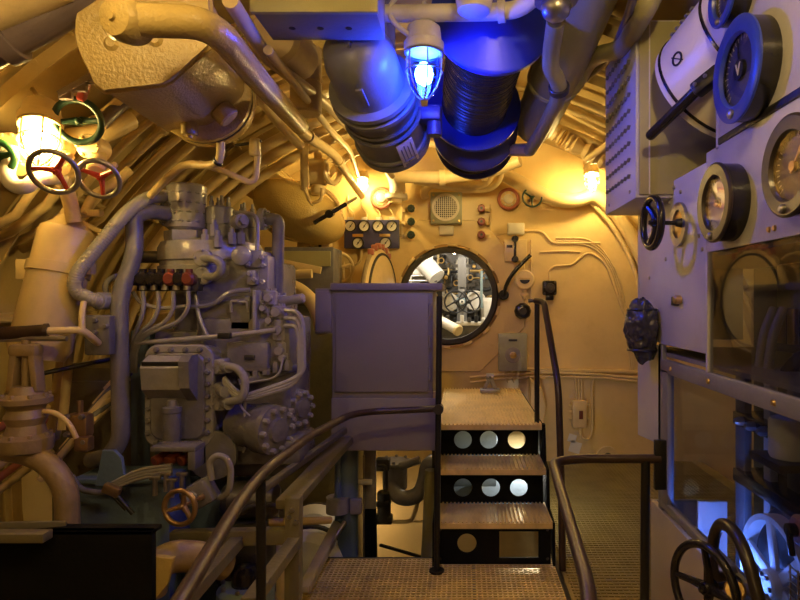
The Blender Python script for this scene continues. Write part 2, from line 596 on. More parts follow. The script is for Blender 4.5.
# raised octagonal doubling plate, stiffeners and seams of the bulkhead
m = MB()
octo = [(.74 * math.cos(PI / 8 + k * PI / 4), .74 * math.sin(PI / 8 + k * PI / 4)) for k in range(8)]
vs, fs = [], []
for k in range(48):
    a = 2 * PI * k / 48
    seg = (a - PI / 8) % (PI / 4) - PI / 8
    ro = .74 * math.cos(PI / 8) / math.cos(seg)
    for (rr, yy) in ((HRAD, BY + .001), (ro, BY + .001), (ro - .01, BY - .022), (HRAD, BY - .022)):
        vs.append(V((HC.x + rr * math.cos(a), yy, HC.z + rr * math.sin(a))))
for k in range(48):
    a, b = k * 4, ((k + 1) % 48) * 4
    fs += [(a + 1, b + 1, b + 2, a + 2), (a + 2, b + 2, b + 3, a + 3)]
m.add(vs, fs)
struct(m.obj('trim_30', 'wall', smooth=False))
m = MB()
m.bar((.46, BY - .012, .83), (1.9, BY - .012, .80), .05, .025, .004)
m.bar((-1.9, BY - .012, .78), (-.75, BY - .012, .80), .05, .025, .004)
m.bar((.86, BY - .006, .0), (.86, BY - .006, .80), .012, .035, .002)
struct(m.obj('trim_31', 'wall'))

# deck plates to the right of the gangway (open-work checker plate) and the lower tank tops
m = MB()
m.mm(.53, 2.15, 1.0, BY, -.03, 0)
struct(m.obj('floor_starboard', 'floorplate'))
m = MB()
ny = int((BY - 1.2) / .032)
for k in range(ny):
    y = 1.2 + k * .032
    m.mm(.55, 2.05, y, y + .010, .0, .006)
for k in range(50):
    x = .56 + k * .03
    m.mm(x, x + .005, 1.2, BY - .02, .0, .004)
struct(m.obj('floor_tread', 'floorplate', smooth=False))
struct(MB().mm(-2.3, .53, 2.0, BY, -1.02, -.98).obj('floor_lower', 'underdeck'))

# ------------------------------------------------------------------ the room beyond the hatch
FY = BY + .05
for nm, a0, a1 in (('ceiling_beyond', 55, 125), ('wall_beyond_left', 125, 220), ('wall_beyond_right', -40, 55), ('floor_beyond', 220, 320)):
    struct(hull_arc(D(a0), D(a1), FY, 9.6, th=.05).obj(nm, 'offwhite'))
bulkhead(9.55, .05, 'wall_beyond_end', 'offwhite', False)
struct(MB().mm(-2.2, 2.0, FY + .02, 9.5, .12, .16).obj('floor_beyond_deck', 'darksteel'))

# hatch: ring, clamps, door
t = thing('hatch_ring', 'dark round hatch rim set in the cream bulkhead', 'hatch', HC)
MB().lathe(HC - Y * .07, Y, [(.385, 0), (.425, 0), (.44, .02), (.44, .06), (.385, .06), (.385, 0)], 64, False, False).obj('coaming', 'rubber', t)
MB().lathe(HC - Y * .045, Y, [(.425, -.01), (.462, 0), (.47, .045), (.44, .045)], 64, False, False).obj('flange', 'bronze', t)
for k in range(14):
    a = 2 * PI * (k + .35) / 14
    e = V((math.cos(a), 0, math.sin(a))); f = V((-math.sin(a), 0, math.cos(a)))
    MB().box(HC + e * .455 - Y * .05, (.085, .035, .026), Matrix((f, Y, e)).transposed(), .004).obj('lug', 'creampipe', t)

t = thing('hatch_door', 'cream oval-looking round hatch door standing open, edge towards viewer', 'door', W(380, 300, 4.93))
dc = W(380, 300, 4.93); dax = V((.985, -.17, 0)).normalized(); dx = V((dax.y, -dax.x, 0))
MB().lathe(dc, dax, [(.0, .065), (.22, .06), (.36, .035), (.415, .01), (.43, -.02), (.40, -.035), (.0, -.03)], 56).obj('door_plate', 'creampipe', t)
MB().torus(dc + dax * .028, dax, .375, .012, 56, 8).obj('gasket', 'rubber', t)
MB().torus(dc - dax * .005, dax, .425, .018, 56, 8).obj('rim', 'dimcream', t)
for k in range(6):
    a = PI * .5 + (k - 2.5) * .22
    e = dx * math.cos(a) + Z * math.sin(a)
    MB().box(dc + e * .44, (.05, .05, .05), None, .01).obj('lug', 'salmon', t)
m = MB(); m.bar(dc - dx * .40 - dax * .03, V((HC.x - .50, BY - .02, dc.z)), .05, .08, .01).bar(dc - dx * .40 - dax * .03 + Z * .2, V((HC.x - .50, BY - .02, dc.z + .2)), .04, .05, .008)
m.obj('hinge_arm', 'creampipe', t)

# ---- machinery seen through the hatch
t = thing('periscope_column', 'grey-blue machine column beyond the round hatch', 'column', (0, 7.2, .16))
MB().cyl((0, 7.2, .16), (0, 7.2, 1.40), .06, n=20).cyl((0, 7.2, 1.40), (0, 7.2, 2.9), .048, n=20).obj('post', 'paneldark', t)
MB().mm(-.065, .065, 7.02, 7.20, 1.385, 1.475, .012).obj('housing', 'teal', t)
MB().cyl((0, 7.02, 1.43), (0, 7.0, 1.43), .030, n=24).obj('dial', 'dial', t)
MB().cyl((0, 7.003, 1.43), (0, 6.99, 1.43), .012, n=16).obj('dial_knob', 'black', t)
MB().mm(-.05, .05, 7.06, 7.14, 1.6, 1.95, .01).mm(-.075, .075, 7.05, 7.1, 2.02, 2.10, .01).mm(-.035, .03, 7.06, 7.12, 1.50, 1.58, .006).obj('bracket', 'paneldark', t)
for sx, lab in ((-.075, 'thin black handwheel left of the column beyond the hatch'), (.085, 'thin black handwheel right of the column beyond the hatch')):
    handwheel((sx, 6.9, 1.43), (sx * 1.5, -1, 0), .125, .009, lab, 'black', 'black', 4, stem=.15, dish=0, a0=.5)
t = thing('bunk', 'white bunk frame with grey rails beyond the hatch', 'bunk', (-1.0, 7.9, 1.45))
MB().mm(-1.5, -.36, 7.3, 8.6, 1.72, 1.84, .05).obj('mattress', 'white', t)
MB().tube([(-.36, 7.25, 1.3), (-.36, 7.25, 2.55)], .012).tube([(-.62, 7.25, 1.3), (-.62, 7.25, 2.55)], .012).obj('upright', 'offwhite', t)
MB().tube([(-1.5, 7.25, 1.68), (-.30, 7.25, 1.68)], .016).tube([(-1.5, 7.25, 1.74), (-.30, 7.25, 1.74)], .010).obj('rail', 'steel', t)
t = thing('ventilation_duct', 'white curved duct above the bunk beyond the hatch', 'duct', (-.75, 7.4, 2.0))
MB().tube([(-1.3, 7.6, 1.85), (-.62, 7.4, 1.98), (-.45, 7.3, 1.9), (-.30, 7.2, 1.72)], .11, .2, 16).obj('duct', 'white', t)
t = thing('white_locker', 'white locker with teal door edge right of the hatch opening, beyond', 'locker', (.65, 7.3, .2))
MB().mm(.24, .8, 7.3, 7.9, .16, 1.48, .03).obj('body', 'white', t)
MB().mm(.26, .42, 7.27, 7.3, 1.05, 1.44, .01).obj('door', 'offwhite', t)
MB().mm(.22, .25, 7.22, 7.28, 1.35, 1.8, .006).obj('edge_strip', 'teal', t)
t = thing('white_cylinder', 'white cylinder lying slantwise low beyond the hatch', 'cylinder', (-.2, 6.6, 1.05))
MB().cyl((-.36, 6.72, 1.28), (-.06, 6.5, 1.13), .055, n=24, bev=.01).obj('barrel', 'white', t)
MB().cyl((-.06, 6.5, 1.13), (-.03, 6.47, 1.115), .062, n=24, bev=.01).obj('end_cap', 'creampipe', t)
for k, (x, z, r, mm_) in enumerate(((-.16, 1.42, .12, 'offwhite'), (.17, 1.44, .13, 'white'))):
    t = thing('round_tank', ('round cream tank behind the left far handwheel, beyond the hatch', 'round white tank behind the right far handwheel, beyond the hatch')[k], 'tank', (x, 7.6, z))
    MB().cyl((x, 7.5, z), (x, 7.9, z), r, n=28, bev=.04).obj('shell', mm_, t)
    MB().ringplate((x, 7.495, z), -Y, r * .75, r * .9, .02).obj('flange', 'offwhite', t)
cl = [('creampipe', .018), ('brass', .012), ('teal', .018), ('darksteel', .024), ('black', .02), ('offwhite', .02), ('brass', .02)]
r7 = random.Random(3)
for k in range(44):
    mat_, rr = cl[k % 7]
    x = r7.uniform(-.45, .45); y = 7.9 + r7.uniform(.0, .5)
    p = V((x, y, r7.uniform(1.15, 2.1)))
    q = V((x + r7.choice((-1, 1)) * r7.uniform(.05, .3), y + .05, p.z + r7.uniform(-.3, .3)))
    tag(MB().tube([p, V((q.x, p.y, p.z)), q, q + V((0, .5, 0))], rr, .05, 8).obj('pipe', mat_), 'one of the tangled pipes in the room beyond the hatch', 'pipe', 'pipes beyond the hatch')
for k in range(14):
    x = -.35 + k * .055 + r7.uniform(-.02, .02)
    t = thing('control_valve', 'one of the small dark valves among pipes beyond the hatch', 'valve', (x, 7.55, 1.6), 'valves beyond the hatch')
    z = 1.66 + (k * 37 % 5) * .07
    MB().cyl((x, 7.572, z), (x, 7.47, z), .022, n=14, bev=.004).obj('body', ('brass', 'darksteel', 'black')[k % 3], t)
    MB().torus((x, 7.45, z), Y, .032, .006, 20, 6).obj('wheel', ('black', 'darksteel', 'brass')[k % 3], t)
t = thing('pipe_rack', 'dark backing rack carrying the valves beyond the hatch', 'rack', (0, 8.6, .16))
MB().mm(-.6, .6, 8.6, 8.64, .16, 2.4).obj('rack', 'darksteel', t)
MB().mm(-.5, .5, 7.56, 7.58, 1.62, 1.66).mm(-.5, .5, 7.56, 7.58, 1.86, 1.9).obj('rail', 'darksteel', t)
t = thing('machine_bed', 'pale bed of low machinery beyond the hatch', 'machine', (0, 7.0, .16))
MB().mm(-.3, .3, 6.75, 7.0, 1.16, 1.20, .01).obj('table', 'offwhite', t)
for k in range(7):
    MB().cyl((-.24 + k * .08, 6.75, 1.20), (-.24 + k * .08, 6.75, 1.25 + .03 * (k % 2)), .022, n=12, bev=.005).obj('cover', ('offwhite', 'darksteel', 'black')[k % 3], t)
MB().mm(-.25, .25, 6.78, 6.98, .16, 1.16).obj('pedestal', 'darksteel', t)
for k, (x, y, z) in enumerate(((-.08, 6.6, 1.99), (.55, 6.4, 2.35), (-.7, 6.5, 2.45))):
    t = thing('ceiling_lamp', ('lamp glowing at the top of the view beyond the hatch', 'lamp at upper right beyond the hatch', 'lamp at upper left beyond the hatch')[k], 'lamp', (x, y, z))
    MB().cyl((x, y, z + .03), (x, y, z + .9 if k == 0 else z + .45), .012, n=10).cyl((x, y, z + .015), (x, y, z + .05), .04, n=18, bev=.008).obj('stem', 'creampipe', t)
    MB().sph((x, y, z - .01), .026 if k == 0 else .05, sub=2).obj('bulb', 'bulbsoft' if k == 0 else 'bulbwhite', t)

# ================================================================== GANGWAY, STAIRS, RAILS
t = thing('gangway_grating', 'wide steel open-mesh gangway grating at the foot of the steps', 'grating', (-.14, 2.2, 0))
m = MB()
x0, x1, y0, y1 = -.785, .505, 1.0, 3.36
n = int((x1 - x0) / .025)
for k in range(n + 1):
    x = x0 + (x1 - x0) * k / n
    m.mm(x - .0042, x + .0042, y0, y1, -.016, 0)
m.obj('bearing_bars', 'grating', t, smooth=False)
m = MB()
n = int((y1 - y0) / .026)
for k in range(n + 1):
    y = y0 + (y1 - y0) * k / n
    m.mm(x0, x1, y - .0048, y + .0048, -.013, .003)
m.obj('cross_bars', 'grating', t, smooth=False)
m = MB()
m.mm(x0 - .02, x0, y0, y1, -.05, .006, .002).mm(x1, x1 + .02, y0, y1, -.05, .006, .002).mm(x0, x1, y1, y1 + .015, -.05, .004).mm(.05, .07, y0, y1, -.05, -.001)
m.obj('edge_frame', 'darksteel', t)
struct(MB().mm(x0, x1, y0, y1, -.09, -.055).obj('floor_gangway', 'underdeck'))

RISE = .23
SY = (3.28, 3.50, 3.65)             # nosings of the two treads and the landing
SX = (-.14, .487)
t = thing('ship_stairs', 'short black steel ship steps with ribbed metal treads up to the hatch', 'stairs', (.19, 3.4, 0))


def tread(x0, x1, y0, y1, z, nm, right=0):
    m = MB()
    m.mm(x0, x1, y0, y1, z - .016, z - .004)
    m.mm(x0, x1, y0 - .004, y0 + .008, z - .03, z)
    p = m.obj(nm, 'grating', t, smooth=False)
    m = MB()
    n = int((x1 - x0) / .0235)
    for k in range(n + 1):
        x = x0 + .004 + (x1 - x0 - .008) * k / n
        m.box((x, (y0 + y1) / 2, z + .001), (.0095, y1 - y0 - .004, .012), None, 0)
    m.obj('tread_ribs', 'grating', p, smooth=False)


R0Y, R1Y, R2Y = SY[0] + .012, SY[0] + .325, SY[1] + .335
ZL = 3 * RISE
tread(SX[0] - .0, SX[1] + .008, SY[0], R1Y, RISE, 'tread')
tread(SX[0] - .0, SX[1] + .003, SY[1], R2Y, 2 * RISE, 'tread')
tread(SX[0] - .01, SX[1] - .002, SY[2], 5.15, ZL, 'landing')
m = MB().holeplate(SX[0], .17, 0, RISE - .016, R0Y, R0Y + .01, [(.027, .115, .053)])
m.mm(.17, .205, R0Y, R0Y + .01, 0, RISE - .016).mm(.205, .42, R0Y, R0Y + .01, 0, .035).mm(.205, .42, R0Y, R0Y + .01, .18, RISE - .016).mm(.42, SX[1], R0Y, R0Y + .01, 0, RISE - .016)
m.obj('riser', 'matteblack', t, smooth=False)
MB().holeplate(SX[0], SX[1], RISE, 2 * RISE - .016, R1Y, R1Y + .01, [(.006, .322, .055), (.174, .322, .055), (.342, .322, .053)]).obj('riser', 'matteblack', t, smooth=False)
MB().holeplate(SX[0], SX[1], 2 * RISE, ZL - .016, R2Y, R2Y + .01, [(.006, .556, .057), (.172, .556, .057), (.350, .556, .057)]).obj('riser', 'matteblack', t, smooth=False)
for sx in (SX[0] - .022, SX[1] + .008):
    m = MB()
    poly = [(3.26, 0), (3.62, .16), (3.95, ZL - .2), (5.05, ZL - .2), (5.05, ZL - .018), (3.655, ZL - .018), (3.61, 2 * RISE + .02), (3.5, 2 * RISE), (3.46, RISE + .02), (3.28, RISE)]
    m.prism(poly, (sx, 0, 0), Y, Z, .014)
    m.mm(sx, sx + .014, 5.0, 5.05, 0, ZL - .05).mm(sx, sx + .014, SY[2] + .01, SY[2] + .06, 0, ZL)
    m.obj('stringer', 'matteblack', t, smooth=False)
for x in (SX[0] + .02, .5 - .03):
    for (y, z) in ((R0Y, .19), (R1Y, .41), (R2Y, .64), (R0Y, .03)):
        MB().lathe((x, y, z), -Y, [(.009, 0), (.007, .006)], 6).obj('bolt', 'darksteel', t)

# handrails of the steps
t = thing('stair_handrail', 'black left-hand stair post with waist rail running back along the gangway', 'handrail', (-.135, 3.2, 0))
yl = 3.20
MB().tube([(-.135, yl, 0), (-.12, yl, 1.47)], .016, n=12).obj('post', 'black', t)
MB().cyl((-.135, yl, 0), (-.135, yl, .012), .04, n=16).obj('foot_plate', 'black', t)
MB().tube([(-.125, yl, .87), (-.55, 3.10, .87), (-.635, 2.55, .88), (-.64, 1.95, .898), (-.605, 1.62, .90), (-.545, 1.2, .88), (-.48, .75, .86)], .0175, .14, 14).obj('rail', 'rail', t)
MB().tube([(-.635, 1.90, -.05), (-.637, 1.90, .89)], .016, n=12).obj('post', 'black', t)
MB().cyl((-.125, yl - .03, .87), (-.125, yl + .03, .87), .027, n=14).obj('clamp', 'darksteel', t)
t = thing('stair_handrail', 'dark sloping right-hand stair rail with upright post on the landing', 'handrail', (.5, 3.4, 0))
MB().tube([(.455, 3.72, 1.445), (.50, 3.66, 1.44), (.53, 3.30, .98), (.535, 3.24, .5), (.54, 3.22, 0)], .019, .1, 12).obj('rail', 'rail', t)
MB().tube([(.465, 3.72, ZL), (.465, 3.72, 1.45)], .016, n=12).obj('post', 'black', t)
MB().cyl((.41, 3.72, 1.445), (.50, 3.72, 1.445), .011, n=10).obj('cap_bar', 'darksteel', t)
t = thing('guard_rail', 'brown bent guard rail closing off the right-hand deck', 'railing', (.6, 2.06, 0))
MB().tube([(.20, .95, .87), (.24, 1.12, .90), (.305, 2.02, .905), (.40, 2.06, .905), (.68, 2.06, .905)], .0155, .09, 14).obj('rail', 'rail', t)
MB().tube([(.625, 2.06, 0), (.63, 2.06, .90)], .016, n=12).obj('post', 'black', t)
MB().cyl((.625, 2.06, 0), (.625, 2.06, .012), .045, n=16).obj('foot_plate', 'black', t)
MB().mm(.66, .70, 2.05, 2.07, .80, .97, .003).obj('end_bracket', 'black', t)

# small bench vice on the landing
c = W(490, 385, 4.9); c.z = ZL + .006
t = thing('bench_vice', 'small grey clamp standing on the landing before the hatch', 'vice', c)
MB().box(c + V((0, 0, .015)), (.16, .10, .03), None, .006).obj('base', 'steel', t)
MB().bar(c + V((-.05, 0, .02)), c + V((.0, 0, .12)), .025, .03).bar(c + V((.05, 0, .02)), c + V((0, 0, .12)), .025, .03).cyl(c + V((-.03, 0, .13)), c + V((.03, 0, .13)), .025, n=14).obj('jaw', 'steel', t)
MB().cyl(c + V((0, -.05, .13)), c + V((0, .05, .13)), .01).obj('screw', 'darksteel', t)

# ---- gear under the landing, seen through the riser holes
t = thing('bilge_pump', 'pale blue pump housing under the landing behind the step holes', 'pump', (.15, 4.2, 0))
MB().cyl((-.12, 4.32, .36), (.27, 4.32, .36), .32, n=30, bev=.04).obj('casing', 'paleblue', t)
MB().mm(-.13, .47, 4.05, 4.5, -.05, .22, .02).obj('foot', 'paleblue', t)
MB().cyl((.10, 4.1, .20), (.10, 3.90, .16), .035, n=18, bev=.01).obj('nozzle', 'creampipe', t)
MB().cyl((.27, 4.32, .40), (.44, 4.32, .40), .10, n=18).obj('nozzle', 'creampipe', t)
t = thing('landing_fill_lamp', 'small fill lamp added to light the space under the landing', 'lamp', (.22, 3.72, -.02))  # unseen lamp, added to light what shows through the riser holes
MB().cyl((.455, 3.92, .40), (.455, 3.92, .66), .012, n=12).obj('holder', 'black', t)
MB().sph((.455, 3.92, .38), .02, sub=1).obj('bulb', 'bulbwhite', t)

# ================================================================== GREY CONTROL CABINET LEFT OF THE STEPS
cy = 3.40
t = thing('control_cabinet', 'tall grey-mauve control cabinet hanging left of the steps', 'cabinet', (-.42, cy, .59))
MB().mm(-.735, -.165, cy, cy + .5, .885, 1.535, .004).mm(-.735, -.14, cy, cy + .5, .595, .885, .004).obj('body', 'cabinet', t)
MB().mm(-.742, -.11, cy - .025, cy + .5, 1.505, 1.545, .004).obj('lid', 'cabinet', t)
MB().mm(-.715, -.19, cy - .014, cy + .001, .93, 1.49, .004).obj('door', 'cabinet', t)
MB().mm(-.738, -.135, cy - .010, cy + .001, .60, .895, .003).obj('lower_panel', 'cabinet', t)
for z in (1.0, 1.18, 1.36):
    MB().cyl((-.182, cy - .015, z), (-.182, cy - .015, z + .07), .008, n=10).obj('hinge', 'cabinet', t)
MB().mm(-.165, -.135, cy, cy + .02, .885, .93, .003).obj('tab', 'cream', t)
for sx in (-.70, -.17):
    MB().mm(sx - .02, sx + .02, cy + .40, cy + .46, -.05, .60, .003).obj('leg', 'darksteel', t)
t = thing('junction_box', 'narrow grey box fixed to the left flank of the mauve cabinet', 'box', (-.79, cy + .05, 1.26))
MB().mm(-.835, -.737, cy + .01, cy + .2, 1.26, 1.515, .004).obj('body', 'cabinet', t)
MB().mm(-.828, -.745, cy + .002, cy + .012, 1.27, 1.50, .002).obj('cover', 'cabinet', t)
t = thing('relay_case', 'dark olive louvred case behind the compressor, under the wall pipes', 'case', (-1.0, 4.3, 1.55))
MB().mm(-1.42, -.92, 4.3, 4.6, 1.50, 1.83, .01).obj('body', 'grey', t)
MB().mm(-1.40, -.94, 4.285, 4.3, 1.69, 1.80, .004).obj('cover', 'olive', t)
MB().bar((-1.30, 4.26, 1.72), (-1.0, 4.26, 1.66), .035, .05).obj('handle', 'creampipe', t)
t = thing('gloom_backing', 'dark olive backing box added for the gloom between compressor and mauve cabinet', 'locker', (-1.1, 4.6, -.98))  # dark box added so the gap beside the compressor stays gloomy
MB().mm(-1.65, -.80, 4.62, 4.95, -.98, 1.45, .01).obj('body', 'framepaint', t)
MB().mm(-1.62, -.83, 4.605, 4.62, .2, 1.40, .006).obj('door', 'framepaint', t)
pipe([(-1.45, 4.2, 1.56), (-1.15, 4.15, 1.55), (-1.0, 4.1, 1.42), (-.92, 3.95, 1.25)], .05, 'cream bent duct running behind the mauve cabinet', 'creampipe', .2)
pipe([(-1.25, 4.0, 1.62), (-1.0, 4.0, 1.625)], .03, 'short cream pipe below the olive case', 'creampipe')
# ================================================================== FITTINGS ON THE BULKHEAD
def B(u, v, off=0.0):
    if 0 < off <= .02:
        off = .006
    p = W(u, v, BY); p.y = BY - off
    return p


NY = V((0, -1, 0))

# gauge board
t = thing('gauge_board', 'dark blue board of round pressure gauges on the bulkhead above the hatch door', 'gauge board', B(373, 250))
a, b = B(346, 221), B(400, 249)
MB().mm(a.x, b.x, BY - .09, BY - .03, b.z, a.z, .006).obj('board', 'bluedull', t)
for (u, v) in ((352.5, 227.5), (366, 227.5), (379.5, 227.5), (393, 227.5), (360, 244), (387, 244)):
    c = B(u, v, .09)
    g = MB().ringplate(c, NY, .043, .053, .02, 28).obj('gauge', 'black', t)
    MB().cyl(c, c + NY * .008, .044, n=24).obj('dial', 'dial', g)
    MB().bar(c + NY * .012 + V((-.012, 0, -.018)), c + NY * .012 + V((.02, 0, .028)), .005, .003, 0, up=Y).cyl(c + NY * .008, c + NY * .014, .007, n=10).obj('needle', 'black', g)
for (u, v) in ((359.5, 236.5), (386, 236.5)):
    c = B(u, v, .09)
    MB().box(c, (.095, .006, .028), None, .002).obj('name_plate', 'brass', t)
for u in (352, 366, 380, 393):
    c = B(u, 220, .07)
    MB().box(c, (.05, .03, .03), None, .003).obj('clip', 'plate', t)
    
    
for u in (355, 368, 381, 394):
    tag(MB().tube([B(u, 222, .05), B(u, 214, .04), B(u - 6, 208, .03), B(u - 6, 196, .03)], .006, .03, 8).obj('capillary_tube', 'creampipe'),
        'thin capillary tube rising from the top of the blue gauge board', 'pipe', 'capillary tubes above the gauge board')
pipe([B(362, 250, .05), B(362, 262, .04), B(350, 268, .03), B(330, 268, .006)], .012, 'thin cream pipe dropping from the gauge board and turning left', 'creampipe', .04, flange=1)

# green and red valve knobs beside the loudspeaker
for k, v in enumerate((210, 223, 236)):
    for (u, col, side) in ((412, 'dgreen', 'left'), (481, 'dred', 'right')):
        c = B(u, v, .07)
        t = thing('needle_valve', '%s %s knobbed valve %s of the speaker grille' % (('topmost', 'middle', 'lowest')[k], 'green' if col == 'dgreen' else 'dark red', side), 'valve', B(u, v), '%s valves on the bulkhead' % ('green' if col == 'dgreen' else 'red'))
        MB().lathe(c, NY, [(.028, 0), (.036, .006), (.036, .035), (.028, .045)], 8).obj('knob', col, t)
        MB().cyl(c + NY * .045, c + NY * .052, .012, n=10).obj('screw', 'black', t)
        s = -1 if side == 'left' else 1
        MB().cyl(B(u, v), c, .018, n=12).bar(B(u, v, .03), B(u + 7 * s, v, .03), .024, .024).cyl(B(u + 7 * s, v - 1, .03), B(u + 7 * s, v + 2.5, .03), .02, n=10).obj('body', 'creampipe', t)
for (u0, s, lab) in ((402, -1, 'left'), (490, 1, 'right')):
    pipe([B(u0, 205, .02), B(u0, 240, .02)], .011, 'thin upright manifold pipe joining the %s-hand valve knobs' % lab, 'creampipe')
# loudspeaker
t = thing('loudspeaker', 'square grey loudspeaker box with round mesh grille above the hatch', 'speaker', B(446, 226))
a, b = B(431, 194), B(462, 225)
MB().mm(a.x, b.x, BY - .10, BY, b.z, a.z, .008).obj('box', 'greygreen', t)
c = B(446, 209, .10)
MB().ringplate(c, NY, .100, .122, .012, 40).obj('grille_ring', 'offwhite', t)
MB().cyl(c, c + NY * .002, .10, n=36).obj('cone', 'rubber', t)
m = MB()
for k in range(-5, 6):
    h = math.sqrt(max(0, .1 ** 2 - (k * .018) ** 2))
    m.bar(c + V((k * .018, -.007, -h)), c + V((k * .018, -.007, h)), .006, .004, 0).bar(c + V((-h, -.005, k * .018)), c + V((h, -.005, k * .018)), .006, .004, 0)
m.obj('grille', 'offwhite', t, smooth=False)
for (u, v) in ((434, 197), (459, 197), (434, 222), (459, 222)):
    MB().lathe(B(u, v, .10), NY, [(.010, 0), (.008, .006)], 10).obj('screw', 'brass', t)
t = thing('cover_box', 'small white terminal box under the loudspeaker', 'box', B(446, 236))
MB().box(B(446.5, 231, .03), (.13, .06, .085), None, .01).obj('body', 'plate', t)
MB().box(B(446.5, 231, .06), (.115, .006, .07), None, .002).obj('lid', 'plate', t)
pipe([B(395, 234, .012), B(433, 233, .012), B(456, 233, .012), B(500, 234, .012)], .008, 'thin conduit running level across the bulkhead under the loudspeaker', 'creampipe')
t = thing('cover_box', 'white square terminal box right of the red valves', 'box', B(515, 236))
MB().box(B(515.5, 229.5, .03), (.15, .06, .105), None, .008).obj('body', 'plate', t)
MB().box(B(515.5, 229.5, .062), (.13, .006, .085), None, .002).obj('lid', 'plate', t)
pipe([B(490, 236, .02), B(508, 233, .02)], .009, 'short conduit entering the white square box from the left', 'creampipe')
pipe([B(524, 231, .015), B(542, 231, .015), B(549, 240, .015), B(553, 243, .015), B(600, 243, .015)], .011, 'thin conduit leaving the white square box to the right', 'creampipe', .06)
for k in range(3):
    pipe([B(556, 238 + 3 * k, .01), B(585, 238 + 3 * k, .01), B(600, 246 + 3 * k, .01), B(615 - 2 * k, 268, .01), B(625 - 2 * k, 300, .01), B(633 - 2 * k, 350, .01), B(634 - 2 * k, 372, .01)], .007,
         '%s of three thin cables curving down the right of the bulkhead' % ORD[k], 'creampipe', .25, group='cables curving down the bulkhead', name='cable', cat='cable')
# flanged sockets
for (u, v, lab) in ((382, 199, 'red ringed socket beside the small lamp above the gauge board'), (508, 200, 'dull red ringed socket next to the spoked wheel above the hatch')):
    c = B(u, v, .05)
    t = thing('flanged_socket', lab, 'socket', B(u, v))
    MB().torus(c, NY, .085, .016, 36, 8).obj('ring', 'salmon', t)
    MB().cyl(B(u, v), c + NY * .012, .075, n=28, bev=.01).obj('plate', 'creampipe', t)
    MB().lathe(c + NY * .012, NY, [(.045, 0), (.04, .02), (.02, .026)], 16).bolts(c + NY * .012, NY, .058, 6, .008, .008).obj('cap', 'offwhite', t)
handwheel(B(530, 200.5, .16), NY, .083, .009, 'dark green three-spoked wheel high on the bulkhead right of the hatch', 'dgreen', 'dgreen', 3, stem=.16, a0=.52)

# engine-telegraph box
t = thing('telegraph_box', 'cream switch box with black hanging lever under the white square box', 'switch', B(515, 262))
a, b = B(504, 240), B(526, 262)
MB().mm(a.x, b.x, BY - .07, BY, b.z, a.z, .006).obj('box', 'creampipe', t)
MB().box(B(509, 247, .072), (.05, .006, .025), None, .002).obj('window', 'black', t)
MB().cyl(B(514, 240, .075), B(514, 240, .11), .03, n=14).bar(B(514, 240, .095), B(514, 260, .10), .022, .018).cyl(B(514, 260, .08), B(514, 260, .125), .03, n=16, bev=.006).obj('lever', 'bakelite', t)
# hatch dog lever
t = thing('dog_lever', 'black slanted lever with round boss beside the hatch rim', 'lever', B(503, 295))
MB().cyl(B(503, 295), B(503, 295, .10), .045, n=20, bev=.008).obj('boss', 'bakelite', t)
MB().tube([B(503, 295, .09), B(506, 283, .11), B(513, 272, .12), B(529, 256, .12)], [.022] * 8 + [.016] * 10, .1, 10, k=5).obj('arm', 'bakelite', t) if False else MB().tube([B(503, 295, .09), B(506, 283, .11), B(513, 272, .12), B(529, 256, .12)], .018, .1, 10).obj('arm', 'bakelite', t)
# round indicator
t = thing('round_indicator', 'round cream indicator with dark half-moon window right of the hatch', 'indicator', B(524, 281))
c = B(524, 280)
MB().cyl(c, c + NY * .07, .09, n=36, bev=.012).obj('case', 'creampipe', t)
MB().prism([(.045 * math.cos(a_), .045 * math.sin(a_) * .8) for a_ in [PI + PI * k / 10 for k in range(11)]], c + NY * .069 + Z * .0, X, Z, .006).obj('window', 'black', t)
MB().box(c + NY * .072 + Z * .012, (.1, .004, .006)).obj('bar', 'brass', t)
MB().tube([c - Z * .08 + NY * .02, c - Z * .17 + NY * .02], .02).bar(c - Z * .13 + NY * .03 - X * .035, c - Z * .13 + NY * .03 + X * .035, .03, .03).obj('gland', 'creampipe', t)
# black round telephone socket
t = thing('signal_horn', 'black ribbed round bell push on a cream backplate right of the hatch', 'bell', B(522, 321))
c = B(522, 311)
MB().prism([(-.13, .0), (-.05, -.09), (.06, -.09), (.1, 0), (.05, .08), (-.05, .08)], c + NY * .0, X, Z, .02, .004).obj('back_plate', 'creampipe', t)
MB().lathe(c + NY * .02, NY, [(.07, 0), (.075, .01), (.075, .05), (.06, .07), (.04, .075)], 10).obj('body', 'bakelite', t)
MB().lathe(c + NY * .09, NY, [(.035, 0), (.03, .012)], 20).obj('button', 'rubber', t)
t = thing('push_switch', 'black square rotary switch on the bulkhead, fed by a curved cable', 'switch', B(548, 299))
c = B(549, 288)
MB().box(c + NY * .03, (.125, .06, .13), None, .015).box(c + NY * .03 - Z * .085, (.07, .05, .05), None, .01).obj('body', 'bakelite', t)
MB().lathe(c + NY * .06, NY, [(.045, 0), (.04, .02), (.02, .022), (.018, .035)], 10).obj('knob', 'rubber', t)
for sx in (-1, 1):
    for sz in (-1, 1):
        MB().lathe(c + NY * .06 + X * .048 * sx + Z * .05 * sz, NY, [(.01, 0), (.008, .008)], 8).obj('screw', 'darksteel', t)
pipe([B(549, 281, .02), B(549, 270, .02), B(554, 266, .02), B(573, 265, .02), B(580, 257, .02), B(590, 252, .02), B(605, 262, .02), B(622, 310, .02), B(634, 340, .02)], .010, 'curved cable climbing from the black square switch to the wall run', 'creampipe', .08, name='cable', cat='cable')
pipe([B(540, 252, .012), B(566, 251, .012), B(580, 252, .012)], .008, 'short thin conduit right of the black lever', 'creampipe')
